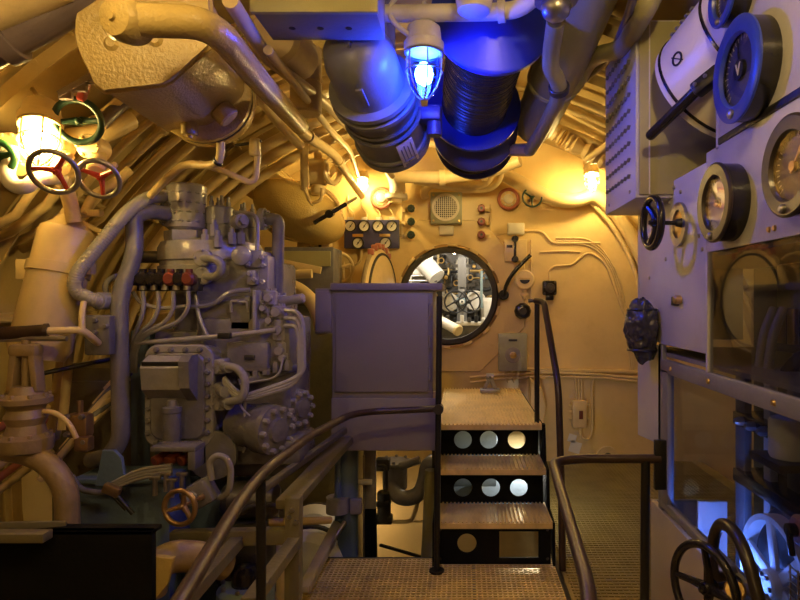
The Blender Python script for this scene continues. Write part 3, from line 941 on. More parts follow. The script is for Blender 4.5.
pipe([B(531, 240, .012), B(531, 300, .012), B(524, 322, .012), B(514, 330, .012)], .008, 'thin cable dropping beside the round cream indicator', 'creampipe', .08, name='cable', cat='cable')
# grey-green switch box with a round dial
t = thing('switch_box', 'grey-green switch box with round dial below and right of the hatch', 'switch box', B(512, 370))
a, b = B(498, 333), B(526, 370)
MB().mm(a.x, b.x, BY - .10, BY, b.z, a.z, .006).obj('box', 'greygreen', t)
c = B(512, 354, .10)
MB().lathe(c, NY, [(.07, 0), (.066, .008), (.05, .010)], 30).obj('dial', 'greylight', t)
MB().lathe(c + NY * .01, NY, [(.03, 0), (.028, .02), (.012, .024)], 16).bar(c + NY * .03 - X * .03, c + NY * .03 + X * .03, .012, .012, .002, up=Y).obj('knob', 'brass', t)
MB().box(B(512, 339.5, .102), (.075, .006, .018), None, .002).obj('name_plate', 'black', t)
for k in range(3):
    pipe([B(505 + 6 * k, 369, .05), B(505 + 6 * k, 376, .03), B(508 + 6 * k, 382, .006)], .010, '%s short cable below the grey-green switch box' % ORD[k], 'creampipe', .04, group='cables under the switch box', name='cable', cat='cable')
for k in range(2):
    pipe([B(470, 377 + 5 * k, .036), B(500, 374 + 4 * k, .036), B(540, 372 + 4 * k, .036), B(600, 374 + 3 * k, .04), B(640, 378 + 3 * k, .04)], .012, '%s long cable clipped along the ledge below the switch box' % ('upper', 'lower')[k], 'creampipe', .1, name='cable', cat='cable')
# cream junction box low on the wall
t = thing('wall_switch', 'cream wall switch with dark toggle window low on the bulkhead', 'switch', B(578, 427))
a, b = B(571, 399), B(586, 427)
MB().mm(a.x, b.x, BY - .07, BY, b.z, a.z, .02).obj('box', 'creampipe', t)
MB().box(B(579.5, 413.5, .072), (.035, .006, .075), None, .002).obj('window', 'redbrown', t)
for z in (404, 411, 418):
    MB().cyl(B(571, z, .03), B(568.5, z, .03), .014, n=10).obj('gland', 'creampipe', t)
MB().cyl(B(586, 404, .03), B(588.5, 404, .03), .014, n=10).cyl(B(586, 418, .03), B(588.5, 418, .03), .014, n=10).obj('gland', 'creampipe', t)
for k in range(3):
    pipe([B(576 + 2.5 * k, 399, .03), B(576 + 2.5 * k, 384, .03), B(573 + 3.5 * k, 374, .03)], .011, '%s cable rising from the cream wall switch' % ORD[k], 'creampipe', .05, group='cables above the wall switch', name='cable', cat='cable')
pipe([B(580, 427, .03), B(580, 436, .03), B(588, 440, .03), B(592, 430, .03), B(591, 385, .03), B(594, 376, .03), B(640, 377, .03)], .012, 'cable looping from under the cream wall switch up to the ledge', 'creampipe', .07, name='cable', cat='cable')
for (u, v, s) in ((572, 438, .07), (575, 447, .10)):
    tag(MB().box(B(u, v, .004), (s, .006, s * 1.0), Matrix.Rotation(.3, 3, 'Y')).obj('paper_tag', 'white'), ('small torn white tag stuck under the wall switch', 'larger white paper patch stuck lowest on the wall')[s > .08], 'tag')
t = thing('drain_socket', 'round dark hole with cream rim at the foot of the bulkhead', 'socket', B(607, 458))
MB().ringplate(B(607, 457), NY, .045, .10, .03, 32).obj('rim', 'creampipe', t)
MB().cyl(B(607, 457), B(607, 457, .012), .045, n=24).obj('bore', 'black', t)
t = thing('folding_stool', 'cream rounded bracket jutting from the bulkhead beside the landing', 'bracket', B(533, 400))
MB().prism([(0, .20), (.10, .12), (.14, -.05), (.09, -.28), (0, -.36)], B(528, 398), X, Z, .20, .02).obj('bracket', 'wall', t)

# lamps: base, glass, bulb, cage
def caged_lamp(c, axis, s, label, bulb='bulb', glass='glass', base='creampipe', stem=None, bulb_r=.30):
    c = V(c); x, y, z = frame(axis)
    t = thing('caged_lamp', label, 'lamp', c - z * s * .5)
    MB().lathe(c - z * s * .9, z, [(.30 * s, 0), (.42 * s, .1 * s), (.46 * s, .45 * s), (.52 * s, .5 * s), (.52 * s, .72 * s), (.44 * s, .76 * s)], 28).obj('lamp_base', base, t)
    g = MB().lathe(c - z * s * .14, z, [(.40 * s, 0), (.41 * s, .5 * s), (.36 * s, .85 * s), (.22 * s, 1.1 * s), (0, 1.18 * s)], 28, False, False).obj('glass', glass, t)
    MB().lathe(c + z * s * (.42 - bulb_r * 1.25), z, [(bulb_r * .45 * s, 0), (bulb_r * s * .9, bulb_r * .6 * s), (bulb_r * s, bulb_r * 1.2 * s), (bulb_r * .8 * s, bulb_r * 2 * s), (0, bulb_r * 2.5 * s)], 10).obj('bulb', bulb, t)
    m = MB()
    for k in range(3):
        a = PI * k / 3 + .26
        e = x * math.cos(a) + y * math.sin(a)
        m.tube([c - z * s * .15 + e * s * .48, c + z * s * .6 + e * s * .48, c + z * s * 1.22, c + z * s * .6 - e * s * .48, c - z * s * .15 - e * s * .48], .022 * s, .5 * s, 6)
    m.torus(c + z * s * .33, z, .48 * s, .022 * s, 28, 6).torus(c - z * s * .13, z, .48 * s, .03 * s, 28, 6)
    m.obj('cage', 'steel' if base != 'creampipe' else 'creampipe', t)
    if stem:
        MB().tube([c - z * s * .85] + [V(p) for p in stem], .055 * s if s > .11 else .012, .04, 10).obj('stem', base, t)
    return t


LB = V(W(424, 64, 2.30))
caged_lamp(LB + Z * .02, (0, 0, -1), .148, 'blue glowing caged lamp hanging from the overhead pipe', 'bulbblue', 'blueglass', 'offwhite', stem=[LB + Z * .24], bulb_r=.24)
LL = W(45, 136, 2.35)
caged_lamp(LL + V((-.02, 0, .02)), (.18, -.35, -1), .15, 'brightly lit caged lamp among the valves at upper left', 'bulb', 'glass', 'creampipe', stem=[LL + V((-.12, .1, .22))], bulb_r=.36)
L1 = B(367, 186, .22)
caged_lamp(L1, (0, -.4, -1), .10, 'small glowing lamp on the bulkhead above the gauge board', 'bulbtiny', 'glass', 'creampipe', stem=[L1 + V((0, .2, .12))], bulb_r=.30)
L2 = B(584, 184, .32)
caged_lamp(L2, (0, -.25, -1), .13, 'small glowing caged lamp at upper right of the bulkhead', 'bulbmid', 'glass', 'creampipe', stem=[L2 + V((0, .30, .12))], bulb_r=.25)
L3 = W(326, 491, 5.22)
t = thing('work_lamp', 'bright hooded lamp low down behind the white drum, below the cabinet', 'lamp', L3)
MB().lathe(L3 + V((0, .05, .10)), (0, -.5, -1), [(.03, 0), (.05, .04), (.11, .09), (.115, .10)], 24, True, False).obj('hood', 'creampipe', t)
MB().sph(L3, .045, sub=2).obj('bulb', 'bulbwork', t)
MB().tube([L3 + V((0, .05, .09)), L3 + V((0, .14, .14))], .014).obj('stem', 'creampipe', t)
caged_lamp((.07, 4.0, 2.43), (0, 0, -1), .12, 'unseen fill lamp added under the overhead behind the blue reels', 'bulbreelfill', 'glass', 'creampipe', stem=[(.07, 4.0, 2.95)], bulb_r=.33)  # added to brighten landing, treads and bulkhead from out of view
caged_lamp((.42, .75, 2.62), (0, 0, -1), .15, 'added fill lamp under the overhead right above the viewer', 'bulbfill', 'glass', 'creampipe', stem=[(.42, .75, 2.9)], bulb_r=.28)  # unseen lamp added to brighten the gangway grating
# added fill lamps, out of view behind and beside the camera
caged_lamp((-.75, -1.0, 2.45), (0, 0, -1), .15, 'added fill lamp under the hull overhead behind the viewer, port side', 'bulbfill', 'glass', 'creampipe', stem=[(-.75, -1.0, 2.85)], bulb_r=.19)
caged_lamp((-.9, 1.0, 2.42), (0, 0, -1), .15, 'added fill lamp under the hull overhead near the viewer, port side', 'bulbfill', 'glass', 'creampipe', stem=[(-.9, 1.0, 2.75)], bulb_r=.16)

# ================================================================== OVERHEAD
# ochre blower motor
t = thing('blower_motor', 'big ochre blower motor slung under the hull at upper left', 'motor', (-.96, 2.2, 2.3))
c0 = W(150, 38, 1.80); c1 = W(200, 92, 2.42)
ax = (c1 - c0).normalized()
x, y, z = frame(ax)
x = -x if x.x < 0 else x
y = z.cross(x); y = -y if y.z < 0 else y
R0 = .195
prof = [(R0 * math.cos(D(92 + k * 10)), R0 * math.sin(D(92 + k * 10))) for k in range(13)]
prof += [(-.15, -.145), (-.125, -.165), (.035, -.135), (.06, -.12), (.165, -.015), (.175, .01), (.17, .13), (.14, .175)]
m = MB().prism(prof, c0, x, y, .02 + (c1 - c0).length) if x.cross(y).dot(ax) > 0 else MB().prism(prof, c1, x, y, .02 + (c1 - c0).length)
m.obj('housing', 'ochre', t)
MB().prism([(p[0] * 1.04, p[1] * 1.04) for p in prof], c0 - ax * (.0 if x.cross(y).dot(ax) > 0 else -.022), x, y, .022, .006).obj('end_plate', 'ochre', t)
MB().lathe(c1 - ax * .03, ax, [(.185, 0), (.198, .01), (.198, .05), (.19, .055), (.19, .075), (.198, .08), (.198, .16), (.17, .20), (.05, .23)], 40).obj('end_bell', 'ochre', t)
MB().torus(c1 + ax * .035, ax, .193, .006, 40, 6).obj('seam', 'rubber', t)
for (du, dv) in ((-.10, -.03), (.02, -.01), (-.10, .12)):
    q = c0 + x * du + y * dv
    MB().lathe(q, -ax, [(.022, 0), (.022, .02), (.012, .03)], 14).obj('bolt_cap', 'ochre', t)
q = c1 - ax * .12 + x * .095 - y * .085
MB().cyl(q, q + (x - y) * .04, .045, n=16, bev=.006).obj('boss', 'ochre', t)
q = c1 - ax * .10 - y * .14 - x * .02
MB().cyl(q, q - y * .05, .03, n=14, bev=.004).cyl(q - y * .05, q - y * .06, .012, n=10).obj('drain_plug', 'ochre', t)
for s in (-.1, .12):
    q = (c0 + c1) / 2 + ax * s + y * .15
    MB().bar(q, q + V((0, 0, .22)), .05, .05).obj('hanger', 'ochre', t)
# cable duct over the motor
P = [W(133, 20, 1.52), W(200, 22, 1.58), W(222, 36, 1.68), W(262, 84, 2.2), W(300, 126, 2.9)]
t = thing('conduit', 'thick ochre conduit elbow crossing over the blower motor', 'pipe', P[0])
MB().tube(P, .042, .12, 18).obj('tube', 'ochre', t)
q = P[0]
MB().lathe(q - X * .02, V((-.25, -.9, -.15)), [(.05, -.05), (.056, -.03), (.056, .02), (.045, .035), (.012, .04), (.010, .048)], 28).obj('end_cap', 'ochre', t)
# white pipes under the motor
pipe([W(221, 142, 2.5), W(220, 163, 2.5), W(206, 166, 2.55), W(185, 163, 2.6), W(165, 180, 2.7), W(150, 196, 2.75)], .017, 'white bent pipe dropping from the blower motor', 'creampipe', .06, clamps=(.15,))
pipe([W(258, 152, 2.7), W(256, 178, 2.7), W(250, 183, 2.7), W(225, 172, 2.7), W(200, 163, 2.75)], .014, 'slim white pipe hooking up beside the compressor tops', 'creampipe', .05)
t = thing('small_valve', 'small dark cock on the slim white pipe by the motor', 'valve', W(257, 150, 2.7))
c = W(255, 150, 2.7)
MB().cyl(c + V((0, 0, -.03)), c + V((0, 0, .05)), .025, n=12, bev=.005).obj('body', 'creampipe', t)
MB().bar(c + V((-.09, 0, .02)), c + V((.03, 0, .04)), .012, .012).obj('lever', 'darksteel', t)

# grey cable tray with holes
t = thing('cable_tray', 'grey box beam with three holes hung across the overhead', 'beam', (-.5, 2.1, 2.41))
a = W(262, 12, 2.0); z0 = a.z
MB().mm(-.70, -.285, 2.0, 2.22, z0, z0 + .16, .004).obj('beam', 'paneldark', t)
for x in (-.60, -.50, -.40):
    MB().cyl((x, 2.12, z0 - .001), (x, 2.12, z0 + .004), .012, n=14).obj('hole', 'black', t)
MB().mm(-.705, -.28, 1.99, 2.01, z0 - .004, z0 + .17, .002).obj('front_lip', 'olive', t)
for x in (-.62, -.36):
    MB().mm(x - .02, x + .02, 2.08, 2.12, z0 + .15, 2.72).obj('hanger', 'paneldark', t)
t = thing('round_drum', 'cream round drum above and behind the grey box beam', 'drum', W(272, 36, 2.45))
MB().cyl(W(272, 36, 2.45) + Z * .0, W(272, 36, 2.45) + V((0, .35, .05)), .11, n=28, bev=.02).obj('shell', 'creampipe', t)
MB().bar(W(272, 36, 2.45) + V((0, .15, .08)), W(272, 36, 2.45) + V((0, .15, .22)), .03, .03).obj('hanger', 'creampipe', t)
t = thing('filter_pot', 'cream pot-shaped filter hanging under the overhead near the grey cylinder', 'filter', W(306, 114, 2.9))
c = W(306, 114, 2.9)
MB().cyl(c, c + Z * .32, .075, n=28, bev=.008).obj('pot', 'creampipe', t)
MB().cyl(c + Z * .15, c + Z * .17, .08, n=28).obj('band', 'creampipe', t)
MB().cyl(c + Z * .3, c + Z * .48, .03, n=12).obj('neck', 'creampipe', t)

# grey cylinder (starting-air type) along the overhead
t = thing('air_cylinder', 'grey cylinder with domed end and label plate slung along the overhead', 'cylinder', W(365, 85, 2.5))
q0, q1 = W(356, 50, 2.32), W(395, 143, 2.92)
ax = (q1 - q0).normalized(); L = (q1 - q0).length
MB().lathe(q0 + ax * .24, ax, [(.160, 0), (.165, L - .26), (.15, L - .24), (.12, L - .22), (.12, L - .18)], 40).obj('barrel', 'paneldark', t)
MB().lathe(q0, ax, [(.02, -.075), (.08, -.06), (.125, -.02), (.142, .04), (.145, .20), (.182, .205), (.185, .225), (.170, .23), (.170, .245), (.188, .25), (.188, .27), (.160, .275)], 40).obj('end_dome', 'paneldark', t)
x, y, z = frame(ax)
MB().bar(q0 - ax * .07 - x * .05, q0 - ax * .07 + x * .05, .014, .025).bar(q0 - ax * .07 - y * .05, q0 - ax * .07 + y * .05, .014, .025).obj('cross_rib', 'paneldark', t)
e = V((.0, -.5, -.86)); e = (e - ax * e.dot(ax)).normalized()
MB().bar(q0 + ax * .10 + e * .14, q0 + ax * .10 + e * .152, .03, .10, .003, up=ax).obj('name_plate', 'paneldark', t)
for h in (L - .02, .36):
    MB().torus(q0 + ax * h, ax, .164, .010, 40, 6).obj('band', 'paneldark', t)
MB().ringplate(q0 + ax * (L - .06), ax, .12, .178, .04, 40).obj('end_ring', 'paneldark', t)
nn = V((.55, -.35, -.75)); nn = (nn - ax * nn.dot(ax)).normalized()
lp = q0 + ax * (L * .80) + nn * .172
RM = Matrix((ax, nn.cross(ax), nn)).transposed()
MB().box(lp, (.17, .085, .006), RM, .002).obj('label_plate', 'plate', t)
m = MB()
for k in range(4):
    m.box(lp + nn * .004 + nn.cross(ax) * (.026 - k * .017), (.13 - (k % 2) * .03, .005, .002), RM)
m.obj('lettering', 'paneldark', t)
for s in (.40, L - .08):
    q = q0 + ax * s
    MB().torus(q, ax, .170, .010, 36, 6).bar(q + Z * .16, V((q.x, q.y, 2.95)), .04, .02).obj('strap', 'paneldark', t)
q = q0 + ax * .42 + X * .17
MB().bar(q - X * .02, q + X * .09, .10, .06, .01).cyl(q + X * .06 - Z * .09, q + X * .06 + Z * .04, .035, n=16).obj('side_lug', 'bluedull', t)

# cable reels
def reel(a0, a1, R, rc, label, fmat, tail):
    ax = (a1 - a0).normalized(); L = (a1 - a0).length
    t = thing('cable_reel', label, 'reel', a0)
    MB().lathe(a0, ax, [(.02, -.03), (R * .45, -.025), (R * .6, .0), (R * .95, .002), (R, .01), (R, .03), (R * .6, .035)], 48).obj('flange', fmat, t)
    MB().lathe(a0 + ax * (L - .035), ax, [(R * .6, 0), (R, .005), (R, .03), (R * .6, .035)], 48).obj('flange', fmat, t)
    MB().cyl(a0, a0 + ax * L, rc * .7, n=32).obj('drum', fmat, t)
    prof = []
    r9 = random.Random(5)
    nw = max(8, int(L / .017))
    for k in range(nw):
        h0 = .035 + (L - .07) * k / nw; h1 = .035 + (L - .07) * (k + 1) / nw
        rr = rc + r9.uniform(-.003, .003)
        prof += [(rr - .007, h0 + .001), (rr + .002, h0 + (h1 - h0) * .25), (rr + .003, h0 + (h1 - h0) * .5), (rr + .002, h0 + (h1 - h0) * .75), (rr - .007, h1 - .001)]
    MB().lathe(a0, ax, prof, 40).obj('cable_winding', 'cable', t)
    if tail:
        p = a0 + ax * (L * .5)
        MB().tube([p - X * (R * .9) - Z * R * .3, p - X * .1 - Z * (R * .93), p + X * .06 - Z * (R * .95), p + X * (R * .85) - Z * R * .4], .006, .1, 8).obj('loose_turn', 'cable', t)
    for s in (-.03, L + .01):
        q = a0 + ax * s
        MB().bar(q, V((q.x, q.y, 2.98)), .05, .03).obj('hanger', 'bluedull', t)


reel(W(493, 14, 2.45), W(474, 108, 3.30), .255, .175, 'bright blue reel wound with black cable hanging along the overhead', 'bluepaint', False)
reel(W(475, 128, 3.42), W(475, 140, 3.66), .245, .16, 'darker blue reel end showing just behind and below the bright blue one', 'bluedull', True)

# level white pipe the blue lamp hangs from
pipe([W(360, 14, 2.28), W(500, 12, 2.28), W(520, 9, 2.26), W(538, -6, 2.2), W(548, -40, 2.1)], .032, 'mauve-white pipe running level overhead, blue lamp below it', 'offwhite', .06, clamps=(.2,), cmat='offwhite')
t = thing('ceiling_fitting', 'round white fitting peeping over the level overhead pipe', 'fitting', W(474, 18, 1.8))
MB().lathe(W(474, 17, 2.2) + V((0, 0, .09)), -Z, [(.06, 0), (.07, .02), (.06, .07), (.035, .08)], 24).obj('body', 'offwhite', t)
MB().cyl(W(474, 17, 2.2) + V((0, 0, .09)), W(474, 17, 2.2) + V((0, 0, .3)), .02, n=10).obj('stem', 'offwhite', t)
MB
pipe([W(409, 35, 2.27), W(402, 30, 2.27), W(391, 20, 2.26), W(389, 8, 2.26), W(398, -6, 2.26)], .010, 'thin white cable arching to the blue lamp base', 'offwhite', .03, name='cable', cat='cable')
# round lamp-like fitting at the top
c = W(556, 8, 2.1)
t = thing('valve_bonnet', 'round bonnet gleaming blue at the top right of centre', 'valve', c)
MB().sph(c, .055, (1, 1, .9), 2).obj('cap', 'steel', t)
MB().ringplate(c + Z * .02, Z, .05, .075, .018, 28).obj('flange', 'greylight', t)
MB().cyl(c, c + Z * .4, .03, n=14).obj('neck', 'greylight', t)

# big olive exhaust trunk and bent pipes, upper right of centre
P = [W(535, 122, 3.5), W(548, 95, 3.2), W(570, 40, 2.75), W(600, -40, 2.3)]
t = thing('exhaust_trunk', 'broad grey-olive trunk rising to the overhead right of the blue reel', 'trunk', W(540, 90, 2.8))
MB().tube(P, .125, .3, 28).obj('trunk', 'olive', t)
MB().lathe(P[0], P[0] - P[1], [(.125, 0), (.11, .05), (.05, .08)], 28).obj('end_cap', 'olive', t)
q = P[1] + (P[2] - P[1]) * .3
MB().torus(q, P[2] - P[1], .127, .012, 36, 6).obj('band', 'olive', t)
pipe([W(556, 20, 2.15), W(551, 52, 2.35), W(550, 68, 2.42), W(560, 84, 2.5), W(557, 102, 2.6), W(543, 130, 2.95), W(530, 150, 3.2)], .034, 'thick grey S-bent pipe passing down in front of the olive trunk', 'olive', .12, n=16, clamps=(.55,))
pipe([W(530, 150, 3.2), W(505, 150, 3.6), W(470, 170, 4.1)], .035, 'cream pipe bending under the olive trunk towards the bulkhead', 'creampipe', .1)
pipe([W(655, -10, 2.2), W(646, 8, 2.2), W(622, 50, 2.6), W(600, 54, 2.8), W(588, 62, 2.9), W(576, 84, 3.0), W(566, 95, 3.1)], .040, 'grey pipe with a double bend high on the right, behind the louvred box', 'olive', .1, n=14)
pipe([W(636, -12, 2.0), W(628, 16, 2.3), W(610, 58, 2.9), W(585, 80, 3.2)], .016, 'slim pipe beside the louvred box at top right', 'purple', .1)
for k, (u, v, u2, v2, d) in enumerate(((560, 108, 640, 150, 4.12), (548, 128, 632, 172, 4.5))):
    tag(MB().bar(W(u, v, d), W(u2, v2, d), .05, .03).bar(W(u, v, d) + Z * .03, W(u2, v2, d) + Z * .03, .012, .07).obj('angle_bracket', 'creampipe'), ('upper slanted cream bracket on the hull at upper right', 'lower slanted cream bracket on the hull at upper right')[k], 'bracket')
pipe([W(586, 160, 4.3), W(600, 150, 4.1), W(650, 110, 3.7)], .022, 'slanting cream pipe at upper right above the small lamp', 'creampipe', .1)
for k, y_ in enumerate((3.75, 3.95, 4.4)):
    pipe([hp(a, y_, .16) for a in range(28, 80, 4)], (.03, .022, .035)[k], '%s cream pipe arching over the hull at the upper right, counted from the viewer' % ORD[k], 'creampipe', 0, group='pipes over the right hull', n=10)
# pleated bag of lagging near the right lamp
t = thing('lagging_bundle', 'crumpled cream lagged pipe end above the right-hand lamp', 'lagging', W(566, 150, 4.4))
P = [W(548, 128, 4.4), W(565, 140, 4.4), W(600, 158, 4.4), W(640, 186, 4.4)]
P = fillet(P, .2, 8)
MB().tube(P, [.055 + .012 * ((k % 2) * 2 - 1) for k in range(len(P))], 0, 14).obj('lagging', 'creampipe', t)
MB().torus(P[4], P[5] - P[4], .055, .012, 20, 6).obj('tie', 'brass', t)

# big cream trunk on the bulkhead, upper right, and its fellows
pipe([B(500, 176, .14), B(530, 192, .14), B(552, 203, .13), B(575, 203, .12), B(592, 196, .10), B(612, 212, .09), B(636, 248, .08), B(655, 300, .07), B(662, 372, .06)], .062, 'fat cream trunk snaking along the top right of the bulkhead', 'creampipe', .25, n=18)
pipe([B(586, 200, .06), B(607, 220, .05), B(628, 255, .05), B(642, 300, .05), B(648, 372, .05)], .022, 'cream pipe following the fat trunk down the hull side', 'creampipe', .3)
# white pipes above the hatch
pipe([B(417, 186, .25), B(452, 190, .25), B(478, 191, .25), B(488, 186, .25), B(490, 170, .25), B(494, 158, .3)], .036, 'upper of two cream pipes bending up behind the blue reel', 'creampipe', .12, n=14)
pipe([B(426, 200, .12), B(424, 194, .16), B(433, 188, .2), B(470, 194, .2), B(490, 192, .2), B(498, 184, .2), B(500, 166, .25), B(506, 150, .4)], .034, 'lower of two cream pipes bending up behind the blue reel', 'creampipe', .12, n=14)
pipe([W(396, 176, 4.7), W(440, 178, 4.7), W(490, 172, 4.7), W(520, 160, 4.6)], .05, 'level cream trunk under the overhead ahead of the bulkhead', 'creampipe', .1, n=16, clamps=(.3, .6), cmat='creampipe')
t = thing('white_valve', 'thick white flanged valve standing on the bulkhead above the green knobs', 'valve', B(400, 198, .15))
c = B(398, 200, .15)
MB().tube([c, B(400, 188, .15), B(394, 172, .2), B(385, 160, .35)], .07, .12, 18).obj('body', 'offwhite', t)
MB().cyl(c - Z * .02, c + Z * .02, .10, n=24, bev=.006).bolts(c + Z * .02, Z, .085, 8, .012, .015).obj('flange', 'offwhite', t)
MB().cyl(c - Z * .05, c - Z * .02, .05, n=16).obj('spigot', 'creampipe', t)
# diagonal bundle from the left overhead to the small lamp
pipe([W(298, 128, 3.2), W(306, 135, 3.3), W(335, 155, 4.0), W(352, 182, 4.9), W(362, 196, 5.25)], .030, 'cream pipe running diagonally down to the small left lamp', 'creampipe', .2, n=14, clamps=(.3, .6), cmat='creampipe')
pipe([W(268, 50, 2.2), W(330, 130, 3.4), W(350, 150, 4.2), W(358, 175, 5.0)], .018, 'slimmer cream pipe beside the diagonal one to the lamp', 'creampipe', .2)
pipe([W(230, 0, 1.9), W(268, 60, 2.4), W(322, 100, 3.0), W(372, 150, 4.4), W(392, 176, 5.0)], .026, 'cream pipe passing under the grey cylinder towards the bulkhead', 'creampipe', .2)
pipe([W(240, 68, 2.45), W(280, 124, 3.2), W(300, 145, 3.8)], .030, 'mauve-cream pipe between the blower motor and the filter pot', 'creampipe', .2)
pipe([W(330, 140, 3.8), W(365, 118, 3.8), W(430, 128, 4.0), W(470, 150, 4.3)], .022, 'arched cream pipe crossing under the overhead amidships', 'creampipe', .2)
pipe([W(328, 176, 4.8), W(350, 152, 4.7), W(420, 142, 4.6), W(500, 150, 4.6)], .028, 'second arched cream pipe nearer the bulkhead overhead', 'creampipe', .2)

# hanging strap, round housing and tank, upper left of the bulkhead
t = thing('hanger_strap', 'flat cream strap hanging down with a looped foot left of the lamp', 'strap', W(305, 200, 4.2))
MB().bar(W(304, 138, 4.2), W(305, 190, 4.2), .06, .014).bar(W(305, 190, 4.2), W(312, 205, 4.2), .06, .014).obj('strap', 'creampipe', t)
MB().tube([W(305, 188, 4.19), W(310, 204, 4.19), W(322, 200, 4.19), W(322, 188, 4.19)], .012, .05, 8).obj('loop', 'creampipe', t)
MB().cyl(W(302, 140, 4.18), W(302, 128, 4.18), .02, n=10).bar(W(296, 137, 4.15), W(318, 138, 4.15), .05, .02).obj('bracket', 'steel', t)
t = thing('round_housing', 'cream drum-shaped housing with an oval flange left of the small lamp', 'housing', W(320, 180, 4.5))
c = W(318, 172, 4.5)
MB().cyl(c - X * .08, c + X * .07, .10, n=28, bev=.012).obj('drum', 'creampipe', t)
MB().torus(c + X * .11 + NY * .02, (1, -.5, 0), .085, .022, 30, 8).obj('oval_flange', 'creampipe', t)
MB().cyl(c - Z * .10, c - Z * .17, .055, n=16, bev=.01).obj('foot', 'creampipe', t)
MB().cyl(c + Z * .08, c + Z * .24, .03, n=12).obj('stem', 'creampipe', t)
t = thing('ochre_tank', 'large yellow tank bulging from the hull side left of the bulkhead lamp', 'tank', W(305, 222, 4.6))
c = W(300, 212, 4.75)
MB().sph(c, .36, (1.05, 1.0, .62), 4, Matrix.Rotation(.45, 3, 'Y')).obj('shell', 'ochre', t)
MB().torus(c, (0, 1, .3), .30, .02, 40, 8, 1.05, .75).obj('band', 'creampipe', t)
MB().bar(c + V((-.3, .1, .1)), c + V((-.62, .2, .3)), .08, .08).obj('support', 'creampipe', t)
t = thing('tiller_lever', 'slim black lever slanting in front of the yellow tank', 'lever', W(330, 213, 4.3))
MB().tube([W(314, 223, 4.3), W(346, 204, 4.4)], .016, 0, 10).obj('grip', 'bakelite', t)
MB().cyl(W(329, 214, 4.28), W(331, 213, 4.42), .03, n=14).obj('collar', 'bakelite', t)
MB().tube([W(346, 204, 4.4), W(356, 198, 4.6)], .012, 0, 10).obj('shank', 'steel', t)
# small wheels and boxes above the cabinet, left of the hatch door
handwheel(W(338, 268, 4.9), (.6, -1, 0), .12, .014, 'cream upright wheel just above the mauve cabinet', 'creampipe', 'creampipe', 3, stem=.12)
t = thing('valve_block', 'cream valve block with black cross handle above the cabinet', 'valve', W(322, 246, 5.0))
c = W(322, 246, 5.0)
MB().box(c, (.16, .12, .12), None, .02).box(c - X * .14, (.12, .1, .1), None, .02).obj('body', 'creampipe', t)
MB().bar(c + V((0, -.07, .08)), c + V((0, -.07, -.08)), .025, .02).bar(c + V((-.06, -.07, .06)), c + V((.06, -.07, .06)), .025, .02).obj('handle', 'bakelite', t)
for k in range(4):
    pipe([B(330 + 7 * k, 262, .03), B(330 + 7 * k, 285, .03), B(330 + 7 * k, 452, .03)], .014, '%s upright cream pipe behind the mauve cabinet, from the left' % ORD[k], 'creampipe', group='upright pipes behind the cabinet')
# ================================================================== COMPRESSOR (left of centre)
CD = 2.78


def C(u, v, d=CD):
    return W(u, v, d)


def cbox(m, u0, u1, v0, v1, d0, d1, bev=.012):
    a, b = C(u0, v0, d0), C(u1, v1, d0)
    return m.mm(a.x, b.x, d0, d1, b.z, a.z, bev)


t = thing('compressor', 'tall grey air compressor with cylinders, covers and pipework left of the walkway', 'compressor', (-1.15, 3.0, -.05))
m = MB()
cbox(m, 152, 292, 330, 478, 2.84, 3.2, .03)
cbox(m, 200, 290, 318, 372, 2.80, 3.2, .02)
m.obj('crankcase', 'grey', t)
m = MB()
cbox(m, 172, 266, 258, 340, 2.86, 3.4, .03)
cbox(m, 196, 270, 300, 338, 2.82, 3.3, .01)
m.obj('cylinder_block', 'grey', t)
m = MB()
c = C(212, 258, 3.05)
m.lathe(c - Z * .11, Z, [(.235, 0), (.25, .02), (.25, .06), (.24, .065), (.24, .085), (.25, .09), (.25, .15), (.235, .18), (.15, .20)], 48)
m.obj('head', 'greylight', t)
# air filter with louvre bumps
c = C(187, 243, 2.95)
f = MB().lathe(c, Z, [(.10, 0), (.105, .03), (.105, .055)], 6, a0=.3).obj('filter_base', 'greylight', t)
m = MB().cyl(c + Z * .06, c + Z * .285, .092, n=36, bev=.012).cyl(c + Z * .05, c + Z * .065, .075, n=24)
p = m.obj('air_filter', 'greylight', t)
for k in range(4):
    m = MB()
    for j in range(7):
        a = PI + .35 + j * (PI - .5) / 6 * 1.0
        e = V((math.cos(a), math.sin(a), 0))
        m.sph(c + Z * (.10 + k * .046) + e * .086, .013, (1, 1.5, .6), 1, Matrix((e, Z.cross(e), Z)).transposed())
    m.obj('louvre_row', 'greylight', p)
# cylinders
for (u, v, d, r, h, nb) in ((220, 241, 2.98, .066, .20, 4), (246, 240, 3.15, .055, .17, 3)):
    c = C(u, v, d)
    q = MB().lathe(c - Z * .04, Z, [(r, 0), (r, h * .55), (r * .97, h * .56), (r * .97, h * .60), (r * 1.02, h * .61), (r * 1.02, h), (r * .9, h + .008)], 32).obj('cylinder', 'grey', t)
    for k in range(nb):
        a = 2 * PI * k / nb + .6
        e = c + V((math.cos(a) * r * .6, math.sin(a) * r * .6, h - .04))
        MB().cyl(e, e + Z * .035, .012, n=6).cyl(e + Z * .035, e + Z * .06, .008, n=8).obj('stud', 'greylight', q)
for (u, v, d) in ((205, 242, 2.84), (218, 243, 2.82), (232, 240, 2.86), (241, 240, 2.9), (214, 232, 2.86)):
    c = C(u, v, d)
    MB().cyl(c - Z * .02, c + Z * .035, .02, n=6).cyl(c + Z * .03, c + Z * .06, .011, n=10).obj('nut', 'greylight', t)
c = C(236, 222, 2.9)
MB().cyl(c, c + V((.05, -.05, 0)), .035, n=18, bev=.006).cyl(c + V((.04, -.04, 0)), c + V((.065, -.065, 0)), .022, n=6).obj('plug', 'greylight', t)
